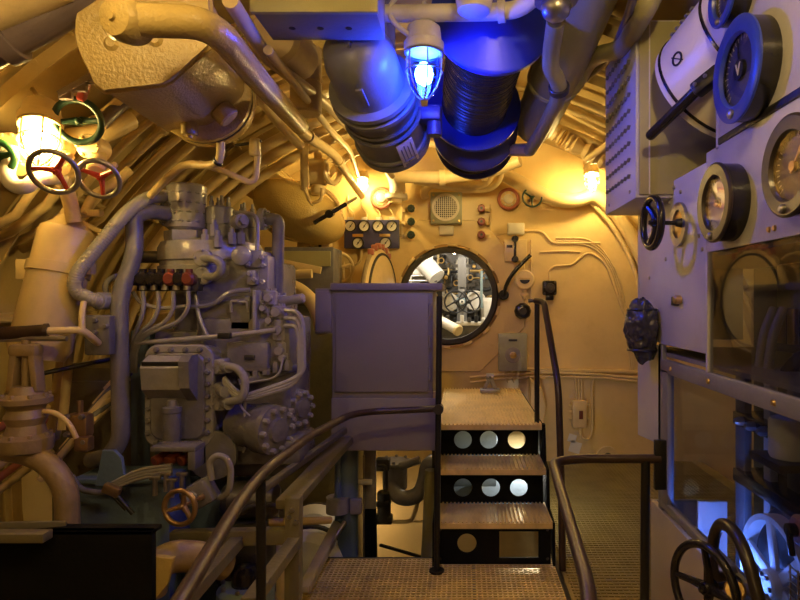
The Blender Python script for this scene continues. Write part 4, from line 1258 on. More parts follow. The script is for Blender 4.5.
# flanged outlet and tall pipe on the right
MB().tube([C(262, 219, 3.0), C(279, 219, 3.0), C(278.5, 232, 3.0), C(277, 300, 3.0)], .030, .07, 16).obj('delivery_pipe', 'grey', t)
c = C(262, 219, 3.0)
MB().cyl(c - X * .012, c + X * .02, .055, n=20, bev=.004).bolts(c + X * .02, X, .043, 6, .009, .012).obj('flange', 'greylight', t)
c = C(277, 298, 3.0)
MB().cyl(c - Z * .02, c + Z * .015, .05, n=18, bev=.004).bolts(c + Z * .015, Z, .04, 6, .008, .01).obj('flange', 'greylight', t)
MB().cyl(C(280, 302, 2.9), C(304, 298, 2.88), .024, n=14, bev=.006).obj('handle', 'greylight', t)
# side brackets right of the head
m = MB()
cbox(m, 243, 262, 250, 268, 2.84, 3.0, .012); cbox(m, 258, 268, 255, 290, 2.86, 3.0, .008); cbox(m, 246, 256, 270, 285, 2.82, 2.95, .01)
m.obj('valve_chest', 'greylight', t)
c = C(243, 256, 2.83)
MB().lathe(c + X * .0, NY, [(.035, 0), (.045, .01), (.045, .03), (.03, .04)], 18).obj('cap', 'greylight', t)
for (u, v) in ((250, 274), (255, 280), (262, 258), (264, 266), (263, 282), (249, 264)):
    MB().lathe(C(u, v, 2.83), NY, [(.013, 0), (.013, .014), (.009, .02)], 6).obj('nut', 'greylight', t)
MB().tube([C(234, 212, 2.95), C(254, 214, 2.9), C(258, 222, 2.88), C(257, 255, 2.86)], .010, .05, 8).obj('feed_pipe', 'greylight', t)
# U-bend on the block front
MB().tube([C(202, 258, 2.80), C(216, 259, 2.72), C(222, 264, 2.72), C(221, 272, 2.72), C(215, 277, 2.74), C(204, 276, 2.80)], .019, .06, 14).obj('u_bend', 'greylight', t)
for v in (258, 276):
    c = C(204, v, 2.80)
    MB().cyl(c + Y * .01, c + NY * .025, .042, n=18, bev=.004).bolts(c + NY * .025, NY, .033, 4, .007, .008).obj('flange', 'greylight', t)
# plates on the block
m = MB(); cbox(m, 230, 250, 296, 330, 2.80, 2.83, .006); m.obj('cover_plate', 'grey', t)
MB().tube([C(231, 312, 2.79), C(231, 301, 2.78), C(238, 301, 2.78)], .007, .01, 6).tube([C(238, 302, 2.79), C(247, 302, 2.78), C(248, 312, 2.79)], .007, .01, 6).obj('handle', 'greylight', t)
m = MB(); cbox(m, 252, 256, 290, 330, 2.76, 2.84, .006); m.obj('rib', 'greylight', t)
MB().tube([C(180, 307, 2.8), C(212, 306, 2.78), C(230, 291, 2.78), C(250, 290, 2.79)], .011, .05, 8).obj('feed_pipe', 'greylight', t)
MB().tube([C(195, 292, 2.8), C(199, 318, 2.78), C(208, 338, 2.78)], .010, .08, 8).obj('feed_pipe', 'greylight', t)
MB().tube([C(136, 343, 2.76), C(200, 338, 2.74), C(235, 335, 2.74), C(276, 330, 2.76)], .012, .1, 10).obj('feed_pipe', 'greylight', t)
m = MB(); cbox(m, 217, 230, 333, 339, 2.71, 2.75, .004); m.obj('clip', 'black', t)
m = MB(); cbox(m, 226, 268, 342, 372, 2.76, 2.82, .012); m.obj('access_cover', 'grey', t)
m = MB(); cbox(m, 244, 254, 355, 360, 2.75, 2.765, .003); m.obj('name_plate', 'darksteel', t)
# valve cluster on the right side
for (u, v, r, h) in ((271, 298, .03, .07), (279, 312, .035, .06), (280, 330, .035, .10), (282, 350, .032, .08), (285, 357, .025, .05), (266, 308, .022, .05), (272, 320, .025, .05)):
    c = C(u, v, 2.82)
    MB().cyl(c - Z * h / 2, c + Z * h / 2, r, n=16, bev=.006).cyl(c, c + NY * .06, r * .6, n=12).bolts(c + Z * h / 2, Z, r * .7, 5, .006, .01).obj('valve', 'greylight', t)
for k in range(3):
    MB().tube([C(285, 310 + 8 * k, 2.78), C(298 - k, 312 + 7 * k, 2.75), C(303 - 2 * k, 322 + 6 * k, 2.74), C(304 - 2 * k, 372 + 2 * k, 2.72), C(290, 381 + 3 * k, 2.70), C(246, 396 + 2 * k, 2.66), C(234, 390 + 3 * k, 2.66), C(224, 378 + 2 * k, 2.68)], .011, .07, 8).obj('feed_pipe', 'greylight', t)
MB().tube([C(226, 366, 2.66), C(238, 368, 2.62), C(245, 378, 2.62), C(245, 392, 2.62), C(240, 400, 2.62), C(226, 402, 2.66)], .018, .06, 12).obj('u_bend', 'greylight', t)
for (u, v) in ((222, 366), (222, 402), (218, 390)):
    c = C(u, v, 2.72)
    MB().box(c, (.05, .08, .07), None, .01).bolts(c + NY * .04, NY, .02, 4, .007, .01).cyl(c, c + V((.06, -.07, 0)), .024, n=12).obj('fitting', 'greylight', t)
MB().tube([C(240, 404, 2.66), C(243, 410, 2.64), C(250, 416, 2.64)], .005, .03, 6).tube([C(283, 358, 2.74), C(280, 373, 2.72), C(272, 379, 2.72), C(240, 384, 2.74)], .006, .05, 6).obj('copper_line', 'greylight', t)
for (u, v) in ((246, 376), (256, 373), (266, 370), (276, 368), (288, 366)):
    MB().lathe(C(u, v, 2.78), Z, [(.02, -.02), (.02, .015), (.012, .03)], 6).obj('nut', 'grey', t)
m = MB(); m.bar(C(238, 382, 2.78), C(300, 366, 2.9), .10, .03, .006); m.obj('ledge', 'grey', t)
# big rounded cover plate with pocket, bolts and grab handle
m = MB()
a, b = C(143, 345, 2.66), C(212, 448, 2.66)
w, h = (b.x - a.x) / 2, (a.z - b.z) / 2
cc = (a + b) / 2
def rrect(w, h, r, k=6):
    out = []
    for (sx, sy, s0) in ((1, 1, 0), (-1, 1, .5), (-1, -1, 1), (1, -1, 1.5)):
        for j in range(k + 1):
            an = PI * (s0 + .5 * j / k)
            out.append((sx * (w - r) + r * math.cos(an), sy * (h - r) + r * math.sin(an)))
    return out
m.prism(rrect(w, h, .06), (cc.x, 2.70, cc.z), X, Z, .03, .006)
m.prism(rrect(w * .93, h * .95, .06), (cc.x, 2.85, cc.z), X, Z, .16)
p = m.obj('inspection_cover', 'greylight', t)
MB().prism(rrect(w * .80, h * .86, .05), (cc.x, 2.675, cc.z), X, Z, .02, .012).obj('raised_panel', 'grey', p)
a, b = C(144, 356, 2.62), C(193, 396, 2.62)
m = MB()
pk = [(2.66, b.z - .02), (2.60, b.z + .03), (2.585, a.z - .05), (2.60, a.z - .025), (2.66, a.z)]
m.prism(pk, (a.x, 0, 0), Y, Z, (b.x - a.x) - .035)
m.obj('pocket', 'greylight', p)
m = MB()
m.prism([(2.66, b.z - .03), (2.575, b.z + .04), (2.565, a.z - .02), (2.60, a.z + .005), (2.66, a.z + .005)], (b.x - .04, 0, 0), Y, Z, .045)
m.obj('pocket_end', 'grey', p)
MB().mm(a.x + .005, b.x - .045, 2.588, 2.60, a.z - .040, a.z - .022, .001).obj('slot', 'black', p)
c0 = C(172, 443, 2.60)
MB().lathe(c0, Z, [(.030, 0), (.036, .02), (.036, .13), (.040, .135), (.040, .155), (.026, .16), (.020, .185), (.012, .19)], 20).bar(c0 + V((0, .02, .03)), c0 + V((0, .06, .03)), .03, .03).bar(c0 + V((0, .02, .12)), c0 + V((0, .06, .12)), .03, .03).obj('grease_cup', 'grey', p)
for k in range(9):
    for s in (-1, 1):
        if abs(k - 4) <= 3:
            MB().lathe((cc.x + s * (w - .022), 2.67, cc.z + (k - 4) * h * .235), NY, [(.013, 0), (.013, .010), (.009, .016)], 6).obj('bolt', 'grey', p)
for k in range(4):
    for s in (-1, 1):
        MB().lathe((cc.x + (k - 1.5) * w * .42, 2.67, cc.z + s * (h - .022)), NY, [(.013, 0), (.013, .010), (.009, .016)], 6).obj('bolt', 'grey', p)
# end covers with rings of bolts
for (u, v, d, r, ax) in ((276, 430, 2.70, .105, (.90, -.43, -.03)), (300, 408, 2.92, .085, (.90, -.43, -.03))):
    c = C(u, v, d); z = V(ax).normalized()
    q = MB().lathe(c - z * .22, z, [(r * .95, 0), (r * .95, .12), (r * 1.08, .14), (r * 1.08, .20)], 32).lathe(c - z * .02, z, [(r * 1.08, 0), (r * 1.06, .02), (r * .55, .03), (r * .5, .045), (0, .05)], 32).obj('end_cover', 'grey', t)
    for k in range(10):
        a_ = 2 * PI * k / 10
        x, y, _ = frame(z)
        MB().lathe(c + (x * math.cos(a_) + y * math.sin(a_)) * r * .88, z, [(.014, 0), (.014, .018), (.010, .026)], 6).obj('bolt', 'greylight', q)
m = MB(); cbox(m, 222, 250, 420, 452, 2.72, 2.85, .01); m.obj('foot_bracket', 'grey', t)
m = MB(); cbox(m, 205, 300, 440, 466, 2.75, 3.05, .02); m.obj('base_flange', 'grey', t)
MB().lathe(C(206, 459, 2.62) + Y * .1, NY, [(.10, 0), (.11, .02), (.11, .04), (.03, .05)], 30).obj('drain_cover', 'grey', t)
MB().tube([C(246, 395, 2.66), C(244, 415, 2.68), C(248, 440, 2.7), C(243, 452, 2.72)], .007, .05, 6).obj('copper_line', 'greylight', t)
m = MB(); cbox(m, 130, 150, 330, 480, 2.95, 3.4, .01); m.obj('side_rib', 'bluegrey', t)
m = MB(); a = C(140, 480, 2.84); m.mm(a.x, -1.0, 2.84, 3.3, -.97, .55, .02); m.obj('plinth', 'bluegrey', t)

# ---- terminal strip in front of the compressor block
t = thing('terminal_strip', 'dark strip of black and rust-brown valves with thin pipes at the compressor shoulder', 'valve strip', C(162, 292, 2.72))
a, b = C(134, 275, 2.72), C(196, 291, 2.72)
MB().mm(a.x, b.x, 2.74, 2.80, b.z, a.z - .01, .006).obj('bar', 'darksteel', t)
for k in range(7):
    c = C(134 + 9.2 * k, 279, 2.72)
    MB().lathe(c + Y * .03, NY, [(.026, 0), (.032, .01), (.032, .05), (.022, .06)], 10).cyl(c + Z * .02, c + Z * .045, .016, n=10).obj('cap', 'redbrown' if k in (4, 6) else 'bakelite', t)
for k in range(5):
    c = C(143 + 11 * k, 290, 2.72)
    MB().cyl(c, c + Z * .025, .016, n=10).obj('union', 'steel', t)
for k in range(4):
    MB().tube([C(143 + 15 * k, 291, 2.72), C(144 + 15 * k, 308, 2.72), C(140 + 13 * k, 322, 2.72), C(134 + 3 * k, 335, 2.74), C(131 + 1.5 * k, 352, 2.78), C(131 + 1.5 * k, 372, 2.82)], .010, .07, 8).obj('thin_pipe', 'greylight', t)
MB().tube([C(133, 292, 2.74), C(140, 303, 2.73), C(160, 309, 2.73), C(186, 306, 2.74)], .009, .06, 8).obj('thin_pipe', 'greylight', t)

# hoses and risers at its left
P = fillet([C(170, 198, 2.95), C(150, 196, 2.8), C(128, 210, 2.68), C(76, 274, 2.58), C(74, 292, 2.58), C(96, 301, 2.60), C(106, 301, 2.66)], .13, 14)
Q = []
for i in range(len(P) - 1):
    n = max(1, int((P[i + 1] - P[i]).length / .006))
    Q += [P[i].lerp(P[i + 1], j / n) for j in range(n)]
Q.append(P[-1])
t = thing('braided_hose', 'braided metal hose looping from the air filter down to the left', 'hose', P[0])
MB().tube(Q, .031, 0, 16, rib=.07).obj('hose', 'hose', t)
for (p, q) in ((P[0], P[1]), (P[-1], P[-2])):
    d = (q - p).normalized()
    MB().cyl(p - d * .02, p + d * .05, .038, n=16, bev=.004).obj('ferrule', 'greylight', t)
pipe([C(170, 214, 2.9), C(148, 211, 2.78), C(134, 216, 2.74), C(135, 255, 2.72), C(122, 288, 2.68), C(119, 310, 2.66), C(121, 440, 2.60), C(110, 456, 2.6), C(92, 460, 2.7)], .037, 'thick grey riser pipe bending down along the left of the compressor', 'grey', .12, n=18, flange=1)
pipe([C(134, 257, 2.95), C(170, 257, 2.95)], .030, 'short dark stub pipe into the compressor head from the left', 'darksteel')
pipe([C(108, 298, 2.74), C(104, 285, 2.76), C(112, 277, 2.8), C(124, 274, 2.85)], .012, 'thin looped pipe joining hose and riser', 'greylight', .05)

# ================================================================== LEFT HULL SIDE
lab = ['first', 'second', 'third', 'fourth', 'fifth', 'sixth']
for k, y in enumerate((2.72, 2.86, 3.0, 3.14, 3.30, 3.46)):
    pts = [hp(a, y + (a - 140) * .004, .20) for a in range(104 + k, 144, 3)] + [hp(146, y + .03, .12), hp(149, y + .03, .024)]
    pipe(pts, .020 + .004 * (k % 2), '%s cream pipe, counted from the viewer, of the bundle hugging the hull above the compressor' % lab[k], 'creampipe', 0, group='pipes hugging the left hull', n=10, clamps=(.45,), cmat='creampipe')
for k, y in enumerate((4.0, 4.2, 4.45)):
    pts = [hp(a, y, .2) for a in range(96, 175, 4)]
    pipe(pts, .035, '%s pipe of the bend running over the hull beyond the compressor' % lab[k], 'creampipe', 0, group='pipes over the hull beyond', n=10)
# mauve pipes at the very upper left
pipe([W(-30, 62, 1.75), W(45, 22, 1.75), W(110, -18, 1.78)], .050, 'thick mauve pipe crossing the top left corner', 'purple', 0, n=18, clamps=(.35,), cmat='purple')
pipe([W(-30, 22, 1.70), W(30, -4, 1.70), W(60, -20, 1.70)], .060, 'broad cream pipe in the extreme top left corner', 'creampipe', 0, n=18)
pipe([W(66, -8, 2.2), W(100, 18, 2.2), W(118, 26, 2.2)], .020, 'slim pale pipe disappearing behind the ochre motor', 'offwhite')
t = thing('rack_bar', 'notched mauve bar on the hull left of the ochre motor', 'bar', W(80, 80, 2.3))
MB().bar(W(60, 95, 2.3), W(108, 68, 2.3), .03, .025).obj('bar', 'purple', t)
for k in range(3):
    p = W(66 + k * 14, 88 - k * 8, 2.3)
    MB().box(p + V((0, 0, -.03)), (.05, .02, .03), None, .003).obj('notch', 'purple', t)
tag(MB().box(W(84, 90, 2.35), (.03, .03, .09), Matrix.Rotation(.3, 3, 'Y'), .008).obj('tag_plate', 'dred'), 'small dark red tag hanging below the notched bar', 'tag')
# upper left valve group
hw = handwheel(W(80, 121, 2.4), (.25, -1, -.35), .082, .014, 'dark green two-armed handwheel right of the bright lamp', 'dgreen', 'dgreen', 2, a0=.1, stem=.16, stemmat='creampipe')
handwheel(W(-2, 157, 2.3), (.35, -1, -.2), .058, .013, 'bright green handwheel cut off at the left border', 'green', 'green', 3, stem=.12, stemmat='creampipe')
handwheel(W(56, 170, 2.25), (.15, -.8, -.55), .082, .010, 'steel wheel with red spokes directly under the bright lamp', 'steel', 'red', 3, 'red', a0=.9, stem=.14, stemmat='creampipe')
handwheel(W(101, 177, 2.35), (.1, -.8, -.5), .074, .010, 'steel wheel with red spokes right of its twin, above the air flask', 'steel', 'red', 3, 'red', a0=.5, stem=.14, stemmat='creampipe')
t = thing('valve_manifold', 'cream valve manifold behind the lamp and handwheels at upper left', 'valve', W(50, 150, 2.55))
MB().tube([W(-10, 160, 2.5), W(20, 150, 2.52), W(60, 140, 2.56), W(100, 135, 2.62), W(130, 120, 2.75)], .045, .1, 16).obj('manifold', 'creampipe', t)
for (u, v) in ((20, 148), (62, 148), (98, 150)):
    c = W(u, v, 2.5)
    MB().cyl(c, W(u - 2, v + 22, 2.4), .035, n=16, bev=.006).cyl(c + Y * .02, c + NY * .07, .05, n=18, bev=.006).bolts(c + NY * .07, NY, .04, 6, .008, .01).obj('bonnet', 'creampipe', t)
pipe([W(12, 152, 2.35), W(6, 175, 2.3), W(14, 187, 2.3), W(28, 187, 2.3), W(36, 178, 2.35), W(62, 178, 2.5)], .028, 'white U-shaped pipe below the bright lamp', 'white', .08, n=14, flange=1)
pipe([W(62, 178, 2.55), W(70, 200, 2.6), W(74, 222, 2.62)], .03, 'pipe dropping from the red-spoked wheels to the air flask', 'creampipe', .1)
pipe([W(84, 216, 2.7), W(92, 196, 2.75), W(110, 186, 2.8), W(130, 170, 2.85)], .022, 'cream pipe looping from the flask head up along the hull', 'creampipe', .1)
pipe([W(100, 125, 2.6), W(120, 105, 2.7), W(135, 98, 2.8)], .03, 'mauve pipe between the green wheel and the ochre motor', 'purple', .1)
# air flask
q0, q1 = W(70, 224, 2.70), W(40, 348, 2.60)
ax = (q1 - q0).normalized(); L = (q1 - q0).length
t = thing('air_flask', 'cream air flask leaning against the hull at left with a strap round it', 'flask', q1)
MB().lathe(q0, ax, [(.05, -.03), (.07, 0), (.108, .03), (.114, .06), (.120, L), (.10, L + .05)], 36).obj('flask', 'creampipe', t)
MB().cyl(q0 - ax * .06, q0 - ax * .02, .045, n=18, bev=.004).bar(q0 - ax * .05 + X * .03, q0 - ax * .02 + X * .14 + Z * .03, .03, .03).bar(q0 - ax * .03, q0 - ax * .01 + X * .17 - Z * .06, .02, .02).obj('head_valve', 'creampipe', t)
MB().lathe(q0 + ax * .19, ax, [(.115, 0), (.125, .002), (.125, .045), (.116, .047)], 36).box(q0 + ax * .21 + X * .13, (.05, .04, .05), None, .005).box(q0 + ax * .21 - X * .15 + Y * .02, (.10, .03, .09), None, .005).obj('strap', 'creampipe', t)
t = thing('shade_backing', 'dark backing box added as shadow behind the riser pipe at left', 'machine', (-1.8, 3.2, -.95))  # dark backing added so the gaps between the pipes look shaded
MB().mm(-2.05, -1.40, 2.98, 3.5, -.95, 1.12, .03).obj('casing', 'framepaint', t)
MB().mm(-2.0, -1.45, 2.955, 2.98, .2, 1.05, .01).obj('cover', 'framepaint', t)
# two-ended lever across the flask
t = thing('hand_lever', 'dark-gripped hand lever pointing out of the left border', 'lever', W(80, 330, 2.4))
MB().tube([W(-12, 334, 2.35), W(20, 333, 2.36), W(46, 331, 2.38)], .028, 0, 14).cyl(W(44, 331, 2.38), W(48, 331, 2.385), .031, n=14).obj('grip', 'wood', t)
MB().tube([W(46, 331, 2.38), W(82, 330, 2.42), W(90, 336, 2.45), W(98, 343, 2.52)], .015, .05, 12).tube([W(82, 330, 2.42), W(82, 312, 2.44), W(84, 302, 2.46)], .012, .04, 10).obj('shank', 'creampipe', t)
MB().box(W(100, 335, 2.56), (.11, .05, .17), None, .01).bolts(W(100, 326, 2.54) + NY * .0, NY, .03, 3, .012, .02).obj('pivot_plate', 'grey', t)
# flanged valve below the lever
t = thing('relief_valve', 'stout rust-cream relief valve with two flanges at the left border', 'valve', W(26, 440, 2.35))
c = W(26, 437, 2.35)
MB().lathe(c, Z, [(.065, -.06), (.09, -.05), (.095, -.03), (.095, 0), (.072, .015), (.062, .05), (.075, .08), (.062, .11), (.07, .125), (.09, .135), (.09, .155), (.06, .17), (.05, .2)], 36).obj('body', 'dimcream', t)
for k in range(8):
    e = V((math.cos(k * PI / 4), math.sin(k * PI / 4), 0))
    MB().lathe(c + e * .08, Z, [(.010, 0), (.010, .012), (.008, .018)], 6).obj('flange_nut', 'dimcream', t)
    MB().lathe(c + e * .076 + Z * .155, Z, [(.010, 0), (.010, .012), (.008, .018)], 6).obj('flange_nut', 'dimcream', t)
MB().bar(c + V((-.05, 0, .18)), c + V((-.035, 0, .33)), .025, .05).bar(c + V((.05, 0, .18)), c + V((.035, 0, .33)), .025, .05).box(c + Z * .34, (.11, .06, .05), None, .015).cyl(c + Z * .17, c + Z * .38, .015, n=10).obj('yoke', 'dimcream', t)
MB().tube([c + V((-.11, 0, .42)), c + V((-.11, 0, .38)), c + V((.0, 0, .385)), c + V((.16, 0, .385))], .010, .02, 8).obj('lever', 'steel', t)
MB().tube([c + V((.07, 0, .10)), c + V((.13, -.02, .10)), c + V((.19, -.03, .06)), c + V((.21, -.02, .0))], .010, .05, 10).obj('drain_pipe', 'creampipe', t)
pipe([W(5, 450, 2.4), W(30, 454, 2.35), W(52, 466, 2.32), W(67, 490, 2.32), W(68, 560, 2.32)], .043, 'wide cream elbow pipe dropping at lower left', 'dimcream', .14, n=18)
t = thing('clamp_fitting', 'small bolted brass-cream fitting on the pipes left of the riser', 'fitting', W(80, 440, 2.4))
c = W(80, 425, 2.45)
MB().box(c, (.09, .06, .10), None, .015).cyl(c, c + Z * .10, .012, n=8).box(c + V((.03, -.02, -.07)), (.06, .05, .06), None, .01).obj('body', 'bronze', t)
for (dx, dz) in ((-.03, .04), (.03, .04), (-.03, -.03), (.04, -.06)):
    MB().lathe(c + V((dx, -.03, dz)), NY, [(.012, 0), (.010, .018)], 6).obj('nut', 'steel', t)
# rising bundles at lower left
for k in range(7):
    pipe([W(40 + 11 * k, 480 - 15 * k, 2.62 + .03 * k), W(88 + 6 * k, 424 - 9 * k, 2.66 + .03 * k), W(122 + 2 * k, 396 - 6 * k, 2.85)], .016, '%s pipe up in the slanting stack left of the riser' % (ORD + ['ninth'])[k], ('creampipe', 'grey', 'creampipe')[k % 3], .1, group='slanting pipes left of the riser')
for k in range(6):
    pipe([W(-20, 505 - 13 * k, 2.7), W(52, 450 - 11 * k, 2.8)], .018, '%s pipe up in the slanting stack in the lower left corner' % ORD[k], ('creampipe', 'salmon')[k % 2], .1, group='slanting pipes lower left')
t = thing('support_strut', 'yellow-cream vertical strut behind the relief valve', 'strut', W(55, 420, 2.75))
MB().bar(W(82, 250, 2.85), W(52, 440, 2.8), .05, .05).obj('strut', 'ochre', t)
pipe([W(80, 300, 2.8), W(70, 345, 2.75), W(62, 430, 2.7)], .02, 'cream pipe beside the yellow strut', 'creampipe', .1)
# curved hand rod near relief valve
pipe([W(40, 374, 2.6), W(116, 358, 2.8)], .010, 'thin steel rod slanting towards the riser pipe', 'darksteel')

# ================================================================== LOWER LEFT FOREGROUND
t = thing('machine_bedplate', 'dark blue-grey bedplate below the compressor at left', 'bedplate', (-1.4, 2.6, -.9))
a, b = W(72, 478, 2.55), W(170, 532, 2.55)
MB().mm(a.x, b.x, 2.55, 2.75, -.98, a.z, .01).obj('plate', 'bluegrey', t)
MB().mm(a.x, b.x, 2.53, 2.55, a.z - .02, a.z, .004).obj('edge', 'bluegrey', t)
c = W(112, 466, 2.5)
MB().prism([(-.06, -.08), (.07, -.08), (.05, .04), (.02, .07), (-.03, .07)], c, X, Z, .02, .004).obj('lug', 'bluegrey', t)
for k in range(4):
    pipe([W(112, 489 - 2 * k, 2.46), W(140, 478 - 3 * k, 2.44), W(172, 474 - 3 * k, 2.44)], .007, '%s thin pipe up of the sheaf below the inspection cover' % ORD[k], 'greylight', .05, group='thin pipes under the inspection cover')
pipe([W(72, 476, 2.5), W(80, 490, 2.48), W(100, 493, 2.46), W(112, 490, 2.46)], .012, 'grey pipe loop in front of the bedplate', 'grey', .08)
t = thing('pipe_clip', 'brass-toned clip with two dark rods hanging on the bedplate', 'clip', W(114, 492, 2.44))
c = W(112, 490, 2.43)
MB().box(c, (.07, .03, .04), Matrix.Rotation(.4, 3, 'Y'), .006).obj('clip', 'bronze', t)
MB().tube([c, W(133, 514, 2.43)], .009).tube([c - X * .02, W(126, 510, 2.43)], .006).obj('rod', 'black', t)
t = thing('fuse_box', 'open box with three rust-red cartridges under the inspection cover', 'box', W(170, 470, 2.4))
a, b = W(150, 452, 2.42), W(195, 470, 2.42)
MB().mm(a.x, b.x, 2.42, 2.52, a.z, a.z + .02, .003).mm(b.x - .03, b.x, 2.42, 2.52, b.z, a.z, .003).mm(a.x, b.x, 2.50, 2.52, b.z, a.z, .003).obj('case', 'grey', t)
for k in range(3):
    c = W(154 + 13 * k, 462, 2.45)
    MB().cyl(c, c + V((.03, .06, .02)), .022, n=14, bev=.004).obj('cartridge', 'redbrown', t)
for (u, v) in ((166, 474), (182, 474), (155, 478), (172, 480)):
    c = W(u, v, 2.42)
    MB().cyl(c, c - Z * .07, .010, n=8).bar(c - X * .022, c + X * .022, .016, .016).obj('tap', 'steel', t)
handwheel(W(183, 506, 2.25), (-.15, -1, .05), .062, .010, 'bronze three-spoked handwheel low in front of the compressor', 'bronze', 'bronze', 3, a0=1.35, stem=.14, stemmat='bronze')
t = thing('drain_valve', 'grey valve body with a tall bent loop pipe behind the bronze handwheel', 'valve', W(205, 495, 2.42))
c = W(203, 492, 2.42)
MB().box(c, (.09, .09, .10), Matrix.Rotation(-.5, 3, 'Y'), .015).cyl(c + V((-.06, -.05, -.02)), c, .035, n=14).obj('body', 'grey', t)
MB().tube([W(212, 480, 2.40), W(209, 462, 2.4), W(216, 455, 2.4), W(226, 457, 2.4), W(231, 468, 2.4), W(230, 488, 2.4), W(224, 497, 2.42), W(216, 497, 2.45)], .013, .06, 10).obj('loop_pipe', 'greylight', t)

# the black trough wall on the left and channel beam
t = thing('splash_trough', 'black steel trough side filling the lower left corner', 'trough', (-1.5, 2.0, -.9))
a, b = W(-60, 531, 2.05), W(152, 531, 2.05)
MB().mm(-2.1, b.x, 2.05, 2.08, -.95, a.z, .003).obj('side_plate', 'matteblack', t)
MB().mm(-2.1, b.x, 2.05, 2.12, a.z - .015, a.z, .003).obj('top_plate', 'matteblack', t)
t = thing('channel_iron', 'short tan channel iron lying at the left border on the black trough', 'beam', W(20, 535, 2.0))
MB().bar(W(-40, 536, 2.0), W(48, 536, 2.0), .05, .03).bar(W(-40, 530, 2.02), W(66, 528, 2.10), .012, .05).obj('channel', 'framepaint', t)
# support frame of welded angle irons
t = thing('machine_stand', 'welded olive angle-iron frame beside the gangway in front of the compressor', 'frame', (-.8, 2.4, -.95))
fy = 2.45
MB().bar(W(172, 538, fy), W(300, 535, fy), .05, .06, .004).obj('cross_beam', 'framepaint', t)
MB().bar(W(294, 496, fy), V((W(292, 620, fy).x, fy, -.98)), .06, .06, .004, up=Y).obj('post', 'framepaint', t)
MB().bar(W(286, 505, fy), W(345, 440, 3.3), .09, .04, .006).obj('slanting_beam', 'framepaint', t)
MB().bar(W(238, 541, fy), W(180, 605, 1.75), .05, .045, .004).obj('brace', 'framepaint', t)
MB().bar(W(296, 540, fy), W(248, 605, 1.95), .05, .045, .004).obj('brace', 'framepaint', t)
MB().bar(W(262, 490, 2.5), W(345, 430, 3.25), .03, .03, .004).obj('upper_rail', 'framepaint', t)
for (u, v) in ((292, 510), (296, 522), (289, 517)):
    MB().lathe(W(u, v, fy - .03), NY, [(.010, 0), (.008, .012)], 6).obj('bolt', 'steel', t)
t = thing('small_motor', 'dark cylindrical motor lying behind the angle-iron frame', 'motor', W(250, 505, 2.7))
MB().cyl(W(222, 500, 2.7), W(280, 500, 2.75), .085, n=26, bev=.03).obj('shell', 'darksteel', t)
MB().tube([W(238, 516, 2.62), W(250, 506, 2.60), W(268, 504, 2.62), W(283, 508, 2.66)], .012, .05, 8).obj('cable', 'rubber', t)
MB().mm(W(230, 500, 2.7).x, W(270, 500, 2.7).x, 2.62, 2.8, -.98, W(230, 518, 2.7).z, .01).obj('pedestal', 'darksteel', t)
pipe([W(250, 522, 2.7), W(284, 522, 2.7), W(330, 520, 2.9)], .018, 'olive pipe running level behind the frame post', 'ochre')
# ochre torn casting at lower left
t = thing('pipe_elbow_casting', 'rough ochre-cream curved casting under the frame, left of the brown rail', 'casting', W(165, 560, 2.2))
MB().tube([W(150, 592, 2.2), W(155, 566, 2.2), W(172, 556, 2.25), W(195, 556, 2.3), W(225, 565, 2.4)], .058, .12, 18).obj('elbow', 'dimcream', t)
MB().prism([(-.09, -.17), (-.08, .02), (-.03, .06), (.05, .05), (.03, -.04), (-.02, -.10), (-.03, -.17)], W(162, 570, 2.1), X, Z, .02, .004).obj('web', 'ochre', t)
t = thing('small_motor', 'round cast machine foot under the cross beam', 'machine', W(215, 555, 2.8))
MB().cyl(W(190, 556, 2.75), W(205, 548, 2.6), .06, n=20, bev=.01).cyl(W(232, 570, 2.8), W(246, 566, 2.7), .09, n=24, bev=.02).obj('body', 'grey', t)
for k in range(5):
    MB().cyl(W(196 + 9 * k, 544, 2.62), W(196 + 9 * k, 552, 2.62), .02, n=8).obj('nut', 'grey', t)
t = thing('teal_pump', 'teal-grey little pump with black domed cap deep below the frame', 'pump', W(250, 595, 2.5))
c = W(246, 588, 2.6)
MB().cyl(c - Z * .12, c + Z * .02, .12, n=26, bev=.02).obj('body', 'teal', t)
MB().lathe(c + Z * .02, Z, [(.06, 0), (.06, .05), (.04, .08), (0, .09)], 22).obj('cap', 'bakelite', t)
MB().bolts(c + Z * .02, Z, .10, 8, .01, .015).obj('bolts', 'steel', t)
t = thing('cream_base', 'cream bilge tank top under the frame beside the post', 'tank', W(270, 560, 2.9))
MB().mm(W(245, 560, 2.9).x, W(286, 560, 2.9).x, 2.85, 3.1, -.98, W(245, 548, 2.9).z, .04).obj('tank', 'creampipe', t)
MB().tube([W(275, 600, 2.75), W(268, 580, 2.75), W(272, 565, 2.8), W(282, 560, 2.85)], .014, .06, 8).obj('pipe', 'creampipe', t)

# drum with bright lamp behind
t = thing('lagged_drum', 'round white lagged drum below the cabinet, lit by the hidden lamp', 'drum', W(330, 530, 4.2))
q0, q1 = W(312, 538, 3.9), W(323, 532, 4.6)
MB().cyl(q0, q1, .21, n=36, bev=.06).obj('shell', 'white', t)
for s in (.15, .5, .85):
    MB().torus(q0.lerp(q1, s), q1 - q0, .212, .008, 40, 6).obj('band', 'darksteel', t)
MB().mm(q0.x - .15, q0.x + .15, 4.0, 4.6, -.98, q0.z - .2, .01).obj('saddle', 'darksteel', t)
t = thing('lagged_drum', 'second white curved drum lower down beside the gangway edge', 'drum', W(305, 565, 3.6))
q0, q1 = W(303, 575, 3.45), W(322, 556, 4.0)
MB().cyl(q0, q1, .23, n=36, bev=.05).obj('shell', 'white', t)
MB().torus(q0.lerp(q1, .3), q1 - q0, .235, .02, 40, 6).obj('band', 'rubber', t)
